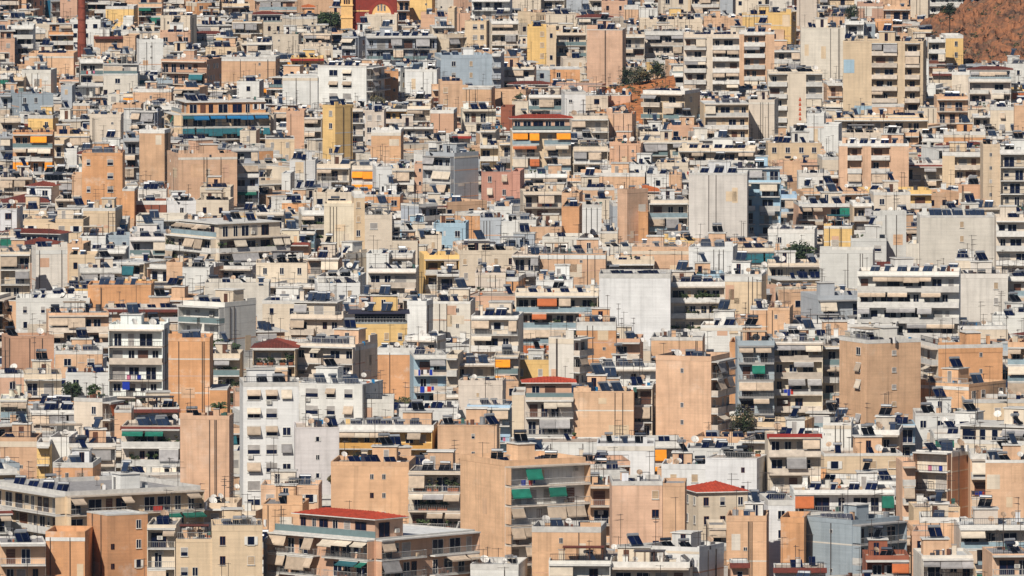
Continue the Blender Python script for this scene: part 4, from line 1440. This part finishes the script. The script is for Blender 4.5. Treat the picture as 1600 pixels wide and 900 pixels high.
for kind, (name, cat, group, noun) in KIND.items():
    ms = Mass(); LIGHT[0] = False
    every = [p for p in PENDING if p[0] == kind]
    ok = []
    for p in every:
        x, y = project(p[1].translation)
        p.append((x, y))
        if p[3].get('single') and -5 < x < 1605 and -5 < y < 905: ok.append(p)
    ok.sort(key=lambda p: p[1].translation.y)
    single = ok[:300]
    ids = set(id(p) for p in single)
    per = {}
    for p in single: per.setdefault(id(p[3]), []).append(p)
    for lst in per.values():
        lst.sort(key=lambda p: p[4][0])
        d = lst[0][3]['handle']
        for i, p in enumerate(lst):
            nn = noun
            if kind == 'heater': nn = ('one' if p[2][0] == 1 else 'two') + '-panel solar heater'
            if len(lst) == 1: lab = 'only %s on roof of %s' % (nn, d) if kind != 'plant' else 'only %s on %s' % (nn, d)
            else: lab = '%s %s from left on %s' % (ORD[min(i, len(ORD) - 1)], nn, d)
            root = bpy.data.objects.new(name, None); COL.objects.link(root)
            root.matrix_world = p[1]
            root['label'] = lab; root['category'] = cat; root['group'] = group
            for pn, sh, M in PARTS[kind](p[2]): part_object(pn, sh, root, M)
    LIGHT[0] = True
    for p in every:
        if id(p) not in ids:
            for pn, sh, M in PARTS[kind](p[2]): ms.add(sh, p[1] @ M)
    if ms.v:
        ms.build(*MASSNAME[kind])
print('BUILD', 'authored', len(authored), 'fill', N_FILL, 'single', n_single, 'mass quads', len(mass.q), 'objects', len(bpy.data.objects), {k: sum(1 for p in PENDING if p[0] == k) for k in KIND})
LIGHT[0] = False
# ------------------------------------------------------------------ ground and hillsides
def ground_material():
    m, nt, b = new_mat('ground_soil', .95)
    n = nt.nodes.new('ShaderNodeTexNoise'); n.inputs['Scale'].default_value = .05; n.inputs['Detail'].default_value = 8
    cr = nt.nodes.new('ShaderNodeValToRGB'); cr.color_ramp.elements[0].color = rgb((70, 66, 64)); cr.color_ramp.elements[1].color = rgb((120, 108, 94))
    tc = nt.nodes.new('ShaderNodeTexCoord'); nt.links.new(tc.outputs['Object'], n.inputs['Vector'])
    nt.links.new(n.outputs['Fac'], cr.inputs['Fac']); nt.links.new(cr.outputs[0], b.inputs['Base Color'])
ground_material()
def hill_material(name, stops, scale):
    m, nt, b = new_mat(name, .95)
    N, L = nt.nodes.new, nt.links.new
    tc = N('ShaderNodeTexCoord')
    n = N('ShaderNodeTexNoise'); n.inputs['Scale'].default_value = scale; n.inputs['Detail'].default_value = 10; n.inputs['Roughness'].default_value = .68
    L(tc.outputs['Object'], n.inputs['Vector'])
    cr = N('ShaderNodeValToRGB'); e = cr.color_ramp.elements
    e[0].position, e[0].color = stops[0][0], rgb(stops[0][1]); e[1].position, e[1].color = stops[-1][0], rgb(stops[-1][1])
    for p, c in stops[1:-1]:
        k = e.new(p); k.color = rgb(c)
    L(n.outputs['Fac'], cr.inputs['Fac']); L(cr.outputs[0], b.inputs['Base Color'])
    bp = N('ShaderNodeBump'); bp.inputs['Strength'].default_value = 1.0; bp.inputs['Distance'].default_value = 1.6
    n2 = N('ShaderNodeTexNoise'); n2.inputs['Scale'].default_value = scale * 4; n2.inputs['Detail'].default_value = 8
    L(tc.outputs['Object'], n2.inputs['Vector']); L(n2.outputs['Fac'], bp.inputs['Height']); L(bp.outputs[0], b.inputs['Normal'])
hill_material('hill_rock', [(.32, (60, 48, 43)), (.42, (108, 76, 58)), (.5, (156, 104, 72)), (.57, (98, 72, 57)), (.68, (168, 134, 106))], .075)
hill_material('dry_slope', [(.34, (104, 88, 58)), (.46, (172, 108, 66)), (.6, (196, 126, 76)), (.72, (180, 146, 104))], .14)
def sheet(name, mat, x0, y0, x1, y1, nx, ny, zf):
    me = bpy.data.meshes.new(name)
    vs_ = []
    for j in range(ny + 1):
        for i in range(nx + 1):
            x = x0 + (x1 - x0) * i / nx; y = y0 + (y1 - y0) * j / ny
            vs_.append((x, y, zf(x, y)))
    fs = [(j * (nx + 1) + i, j * (nx + 1) + i + 1, (j + 1) * (nx + 1) + i + 1, (j + 1) * (nx + 1) + i) for j in range(ny) for i in range(nx)]
    me.from_pydata(vs_, [], fs); me.materials.append(MATS[mat])
    me.update()
    o = bpy.data.objects.new(name, me); COL.objects.link(o)
    o['kind'] = 'structure'
    return o
sheet('ground', 'ground_soil', -30000, -4000, 30000, 50000, 8, 8, lambda x, y: 0.0)['label'] = 'grey street ground under the town'
from mathutils import noise as mn
def fbm(x, y, s, o=5):
    v = 0; a = 1
    for k in range(o):
        v += a * mn.noise(Vector((x * s, y * s, 3.1 * k))); a *= .52; s *= 2.05
    return v
def rocky(x, y):
    t = (y - HB) / HLEN; u = min(1.0, max(0.0, (x - HX0) / 10.0)); u = u * u * (3 - 2 * u)
    edge = u * min(1, max(0, t * 14)) * min(1, max(0, (1.5 - t) * 4))
    return -2 + (hill_z(x, y) + 2) * edge + (4.0 * fbm(x, y * .5, .05) + 3.2 * abs(fbm(x + 40, y * .6, .13, 4)) - 2.2 * abs(fbm(x, y * .4 + 90, .3, 4))) * edge
o = sheet('rocky_hill', 'hill_rock', HX0 - 4, HB - 2, HX0 + 90, HB + HLEN * 1.5, 190, 260, rocky); o['label'] = 'bare reddish-brown rocky hill rising above the last houses'
def slope(x, y):
    t = (y - SB) / SLEN; u = (x - SX0) / (SX1 - SX0); edge = min(1, max(0, u * 9)) * min(1, max(0, (1 - u) * 9)) * min(1, max(0, t * 14)) * min(1, max(0, (1.08 - t) * 12))
    return -2 + (slope_z(x, y) + 2) * edge + .9 * fbm(x, y * .6, .1) * edge
o = sheet('dry_slope', 'dry_slope', SX0, SB - 2, SX1, SB + SLEN * 1.1, 70, 90, slope); o['label'] = 'dry orange grassy slope between the tan wall and the balcony tower'
def hill_top(f, x, y): return f(x, y)

# ------------------------------------------------------------------ trees and shrubs
def tree(name, label, px, py_base, py_top, Y, wpx, mats, seed, n=900, size=None, group='trees among the houses'):
    wpx *= 1.2; n = int(n * 1.4)
    if Y < 3:         # standing on the dry slope
        Yt = SB + SLEN * Y; p = Vector((at_depth(px, py_base, Yt).x, Yt, 0)); p.z = slope_z(p.x, Yt) - .4; Y = Yt
    else: p = at_depth(px, py_base, Y)
    q = at_depth(px, py_top, Y); s = F_PX / Y
    h = q.z - p.z; w = wpx / s / 2
    root = bpy.data.objects.new(name, None); COL.objects.link(root); root.location = p
    root['label'] = label; root['category'] = 'tree' if 'tree' in name or name == 'palm' else 'shrub'; root['group'] = group
    r = random.Random(seed); t = Shape(); th = h * .45
    base = -max(0.0, min(p.z, 30.0)) if p.z > 0 and name != 'terrace_shrub' else 0
    base = -6 if base < -6 else base
    t.bar((0, 0, base), (0, 0, th * .6), max(.12, w * .07), 'bark', 7)
    for i in range(5):
        a = i * 1.26 + r.random(); t.bar((0, 0, th * r.uniform(.3, .6)), (math.cos(a) * w * .55, math.sin(a) * w * .55, h * r.uniform(.5, .85)), max(.05, w * .03), 'bark', 5)
    part_object('trunk', t, root, Matrix.Identity(4))
    part_object('crown', foliage_shape(seed, w, w * .9, h * .46, n, mats, size or max(.22, w * .10)), root, T(0, 0, h * .1))
    return root
DK, MD, DR, GR = ['leaf_dark', 'leaf_dark', 'leaf_mid'], ['leaf_mid', 'leaf_dark'], ['leaf_dry', 'leaf_mid', 'leaf_grey'], ['leaf_grey', 'leaf_dry', 'leaf_dark']
def dp(y): return depth_on_plane(y) + 1.5
tree('broadleaf_tree', 'dark round tree standing beside the church bell tower', 513, 48, 20, dp(44), 36, DK, 1, 1600)
tree('broadleaf_tree', 'dark upright tree at the top of the dry slope, against the tan wall', 979, 134, 103, .93, 17, DK, 2, 900)
tree('broadleaf_tree', 'rounded grey-brown bush on the dry slope', 1001, 135, 106, .9, 28, GR, 3, 1200)
tree('broadleaf_tree', 'olive-green tree crowning the dry slope under the awninged block', 1027, 118, 97, .97, 24, MD, 4, 800)
tree('broadleaf_tree', 'dark tree beside the rooftop at the foot of the rocky hill', 1331, 40, 6, dp(50), 18, DK, 5, 900)
tree('broadleaf_tree', 'lone dark bush on the ridge of the rocky hill', 1484, 24, 5, dp(70), 22, DK, 6, 700)
tree('broadleaf_tree', 'dark tree wedged behind the white block with four dark windows', 590, 178, 150, dp(168), 26, GR, 7, 900)
tree('broadleaf_tree', 'green treetop beside the terrace with turquoise awnings', 1252, 414, 380, dp(412), 42, MD, 8, 1200)
tree('broadleaf_tree', 'yellow-tinged treetop next to the turquoise awnings', 1228, 414, 390, dp(412), 20, DR, 9, 700)
tree('broadleaf_tree', 'sparse grey-leaved tree before the green and beige awnings', 1162, 684, 634, dp(682), 36, DR, 10, 1100, .2)
tree('broadleaf_tree', 'dense green tree at the foot of the white open-balconied block', 222, 642, 623, dp(645), 36, DK, 11, 1100)
tree('broadleaf_tree', 'dark shrub spilling over the terrace of the low white house', 112, 622, 597, dp(624), 26, DK, 12, 900)
tree('broadleaf_tree', 'feathery small tree in the gap before the low white house', 147, 625, 603, dp(626), 18, MD, 13, 600)
tree('broadleaf_tree', 'big dark shrub on the terrace under the bright white balconied block', 341, 553, 532, dp(585), 52, DK, 14, 1500)
tree('broadleaf_tree', 'reddish thin tree in the bottom corner', 22, 900, 868, dp(905), 34, DR, 15, 900)
tree('broadleaf_tree', 'dark tree by the block with dark shaded balconies', 814, 162, 147, dp(172), 24, DK, 16, 800)
tree('broadleaf_tree', 'green shrub on the house roof under the orange-stained wall', 632, 640, 622, dp(648), 34, DR, 17, 800)
tree('broadleaf_tree', 'grey-green shrub beside the pinkish tan wall', 524, 758, 743, dp(800), 20, GR, 18, 600)
for i, (x, y) in enumerate([(1536, 30), (1560, 58), (1545, 80), (1582, 40), (1590, 75), (1515, 50), (1575, 92), (1528, 88)]):
    d = HB + HLEN * max(.05, min(.95, (104 - y) / 95)); X = at_depth(x, y, d).x
    root = bpy.data.objects.new('hill_shrub', None); COL.objects.link(root); root.location = (X, d, rocky(X, d) - .2)
    root['label'] = ORD[i] + ' low dry shrub clinging to the bare rocky hill'; root['category'] = 'shrub'; root['group'] = 'shrubs on the rocky hill'
    part_object('foliage', foliage_shape(50 + i, 1.6, 1.4, .8, 160, GR if i % 2 else DR, .22), root, Matrix.Identity(4))
def palm(px, py, Y):
    root = bpy.data.objects.new('palm', None); COL.objects.link(root); root.location = at_depth(px, py, Y)
    root['label'] = 'small palm fronds rising above the wall of the orange peeling house'; root['category'] = 'palm'
    part_object('trunk', Shape().bar((0, 0, -6), (0, 0, 1.0), .18, 'bark', 7), root, Matrix.Identity(4))
    r = random.Random(5)
    for i in range(22):
        a = i * 2.399; up = r.uniform(.4, 1.5); s = Shape(); pts = []
        for k in range(6):
            t = k / 5; rr = 1.7 * t; pts.append(Vector((math.cos(a) * rr, math.sin(a) * rr, 1.0 + up * math.sin(t * 2.3) - .3 * t * t)))
        side = Vector((-math.sin(a), math.cos(a), 0))
        for k in range(5):
            w0, w1 = .22 * math.sin(math.pi * (k + .3) / 5.6), .22 * math.sin(math.pi * (k + 1.3) / 5.8)
            s.quad(tuple(pts[k] - side * w0 - Vector((0, 0, w0))), tuple(pts[k]), tuple(pts[k + 1]), tuple(pts[k + 1] - side * w1 - Vector((0, 0, w1))), 'leaf_mid')
            s.quad(tuple(pts[k]), tuple(pts[k] + side * w0 - Vector((0, 0, w0))), tuple(pts[k + 1] + side * w1 - Vector((0, 0, w1))), tuple(pts[k + 1]), 'leaf_mid')
        part_object('frond', s, root, Matrix.Identity(4))
palm(342, 648, dp(655))
def scrub():
    ms = Mass(); r = random.Random(77)
    for i in range(260):
        if i < 190: Yd = HB + HLEN * r.uniform(.05, 1.0); X = at_depth(r.uniform(1452, 1610), 60, Yd).x; z = rocky(X, Yd)
        else: Yd = SB + SLEN * r.uniform(.2, .98); X = at_depth(r.uniform(955, 1070), 150, Yd).x; z = slope(X, Yd)
        s = r.uniform(.5, 1.3)
        ms.add(foliage_shape(200 + i % 8, 1.0, 1.0, .6, 60, GR if i % 3 else DR, .2), T(X, Yd, z - .15) @ Matrix.Rotation(r.uniform(0, 6), 4, 'Z') @ Matrix.Scale(s, 4))
    ms.build('hill_scrub', 'low dry scrub scattered over the bare hillsides', 'scrub')
scrub()

# ------------------------------------------------------------------ brick chimney stack
def chimney():
    Y = dp(90); b = at_depth(128, 92, Y); s = F_PX / Y
    root = bpy.data.objects.new('factory_chimney', None); COL.objects.link(root); root.location = (b.x, Y, 0)
    root['label'] = 'tall tapering red-brown brick factory chimney with iron bands'; root['category'] = 'chimney'
    zt = b.z + 118 / s; r0, r1 = 15.0 / s / 2, 10.0 / s / 2
    def tube(z0, z1, ra, rb, m, n=20):
        sh = Shape()
        for j in range(n):
            a, c = 2 * math.pi * j / n, 2 * math.pi * (j + 1) / n
            sh.quad((ra * math.cos(a), ra * math.sin(a), z0), (ra * math.cos(c), ra * math.sin(c), z0), (rb * math.cos(c), rb * math.sin(c), z1), (rb * math.cos(a), rb * math.sin(a), z1), m)
            sh.quad((ra * math.cos(a), ra * math.sin(a), z0), (ra * .8 * math.cos(a), ra * .8 * math.sin(a), z0), (ra * .8 * math.cos(c), ra * .8 * math.sin(c), z0), (ra * math.cos(c), ra * math.sin(c), z0), m)
            sh.quad((rb * math.cos(a), rb * math.sin(a), z1), (rb * math.cos(c), rb * math.sin(c), z1), (rb * .8 * math.cos(c), rb * .8 * math.sin(c), z1), (rb * .8 * math.cos(a), rb * .8 * math.sin(a), z1), m)
        return sh
    rad = lambda z: r1 + (r0 - r1) * (zt - z) / (zt - b.z)
    part_object('shaft', tube(0, zt, rad(0), rad(zt), 'brick_stack'), root, Matrix.Identity(4))
    z = b.z + .5
    while z < zt:
        part_object('band', tube(z, z + .35, rad(z) + .07, rad(z + .35) + .07, 'brick_band'), root, Matrix.Identity(4)); z += 3.4
    part_object('rim', tube(zt, zt + .8, r1 + .25, r1 + .35, 'brick_band'), root, Matrix.Identity(4))
chimney()

# ------------------------------------------------------------------ church with bell tower
def church():
    Y = dp(52); s = F_PX / Y
    c = at_depth(585, 0, Y); root = bpy.data.objects.new('church', None); COL.objects.link(root); root.location = (c.x, Y, 0)
    root['label'] = 'red church with a cream arched window bay and a square bell tower'; root['category'] = 'church'
    zof = lambda py: at_depth(585, py, Y).z
    X = lambda px: (px - 585) / s
    part_object('wall', Shape().box(X(551), 0, 0, X(620), 12, zof(-6), 'church_red'), root, Matrix.Identity(4))
    part_object('cornice', Shape().box(X(551) - .1, -.15, zof(18), X(579), .0, zof(16), 'church_cream'), root, Matrix.Identity(4))
    n = 18; cx, rz_ = X(596), (623 - 596) / s * .55; z0 = zof(25)
    rw = 15.5 / s; sh = Shape(); rb = Shape()
    pts = [(cx + rw * math.cos(math.pi * i / n), z0 + rw * 1.25 * math.sin(math.pi * i / n)) for i in range(n + 1)]
    po = [(cx + (rw + .9) * math.cos(math.pi * i / n), z0 + (rw * 1.25 + .9) * math.sin(math.pi * i / n)) for i in range(n + 1)]
    for a, b in zip(pts, pts[1:]):
        sh.quad((a[0], -.12, a[1]), (b[0], -.12, b[1]), (b[0], -.12, z0 - 4), (a[0], -.12, z0 - 4), 'church_cream')
        sh.quad((a[0], -.12, a[1]), (a[0], .02, a[1]), (b[0], .02, b[1]), (b[0], -.12, b[1]), 'church_cream')
    part_object('arch_bay', sh, root, Matrix.Identity(4))
    for (a, b), (e, f) in zip(zip(pts, pts[1:]), zip(po, po[1:])):
        rb.quad((a[0], -.35, a[1]), (e[0], -.35, e[1]), (f[0], -.35, f[1]), (b[0], -.35, b[1]), 'church_red')
        rb.quad((e[0], -.35, e[1]), (e[0], .02, e[1]), (f[0], .02, f[1]), (f[0], -.35, f[1]), 'church_red')
        rb.quad((a[0], -.35, a[1]), (b[0], -.35, b[1]), (b[0], -.12, b[1]), (a[0], -.12, a[1]), 'church_red')
    part_object('arch_rib', rb, root, Matrix.Identity(4))
    for dx in (-.9, 0, .9): part_object('window', window_shape(.5, 2.2 if dx == 0 else 1.6, 'plain'), root, T(cx + dx - .25, -.14, zof(17)))
    tw = Shape().box(X(533), -2, 0, X(551), 2, zof(-30), 'church_cream')
    t = part_object('bell_tower', tw, root, Matrix.Identity(4))
    for py in (8.5, 28): part_object('cornice', Shape().box(X(532), -2.25, zof(py), X(552), 2.2, zof(py) + .45, 'church_cream'), t, Matrix.Identity(4))
    for px in (537.5, 541, 544.5): part_object('belfry_window', window_shape(.35, 1.75, 'brown'), t, T(X(px), -2.02, zof(7)))
church()

# ------------------------------------------------------------------ marks and odd pieces on particular buildings
def find(desc):
    for it in ITEMS:
        if it['desc'].startswith(desc) and it.get('root'): return it
def on_face(it, px, py):
    """point on a building's front face under a pixel, in the building's frame"""
    M = (T(it['X'], it['Y'], 0) @ Matrix.Rotation(it['rz'], 4, 'Z')).inverted()
    o_ = M @ Vector((0, 0, CAM_Z)); d_ = M.to_3x3() @ ray(px, py); t = -o_.y / d_.y
    return o_ + d_ * t
it = find('block with rounded white balconies')
if it:
    for k in range(5):
        p = on_face(it, 1250, 158 + 7.5 * k)
        part_object('zigzag_ornament', Shape().box(-.3, -.06, 0, .3, -.02, .45, 'ornament_red').box(-.15, -.08, .5, .15, -.02, .9, 'ornament_red'), it['root'], T(p.x, 0, p.z))
it = find('beige block with two columns')
if it:
    p = on_face(it, 1318, 114); q = on_face(it, 1335, 93)
    part_object('pale_patch', Shape().box(p.x, -.03, p.z, q.x, .01, q.z, 'wall_l'), it['root'], Matrix.Identity(4))
it = find('narrow block with a teal end wall')
if it: part_object('teal_end_wall', Shape().box(-it['L'] - .02, -.04, 0, .02, .0, it['zr'] + .3, 'teal_wall'), it['root'], Matrix.Identity(4))
it = find('white block with four open balconies')
if it:
    p = on_face(it, 198, 608)
    part_object('blue_sheet', Shape().box(p.x - .6, -1.38, p.z, p.x + .7, -1.34, p.z + 1.6, 'cloth_blue'), it['root'], Matrix.Identity(4))
it = find('wide cream block with a wraparound')
if it: part_object('red_blanket', Shape().box(1.36, it['D'] * .62, it['zr'] - 3.0, 1.4, it['D'] * .62 + 1.6, it['zr'] - 2.0, 'cloth_red'), it['root'], Matrix.Identity(4))
it = find('orange wall with a white painted')
bpy.context.view_layer.update()

# ------------------------------------------------------------------ thin haze over the town, its blue strengthened to tint the shadows
def haze():
    me = bpy.data.meshes.new('haze')
    s = Shape().box(-900, -60, -4, 900, 4700, CAM_Z + 6, 'asphalt')
    me.from_pydata(s.v, [], s.q); me.update()
    m = bpy.data.materials.new('haze_air'); m.use_nodes = True; nt = m.node_tree
    nt.nodes.clear()
    out = nt.nodes.new('ShaderNodeOutputMaterial'); pv = nt.nodes.new('ShaderNodeVolumePrincipled')
    pv.inputs['Color'].default_value = (.5, .72, 1.0, 1); pv.inputs['Density'].default_value = 1.5e-5; pv.inputs['Anisotropy'].default_value = .2
    nt.links.new(pv.outputs[0], out.inputs['Volume'])
    me.materials.append(m)
    o = bpy.data.objects.new('haze', me); COL.objects.link(o); o['kind'] = 'stuff'; o['label'] = 'thin haze over the whole town, tinted blue to colour its shadows'; o['category'] = 'haze'
haze()
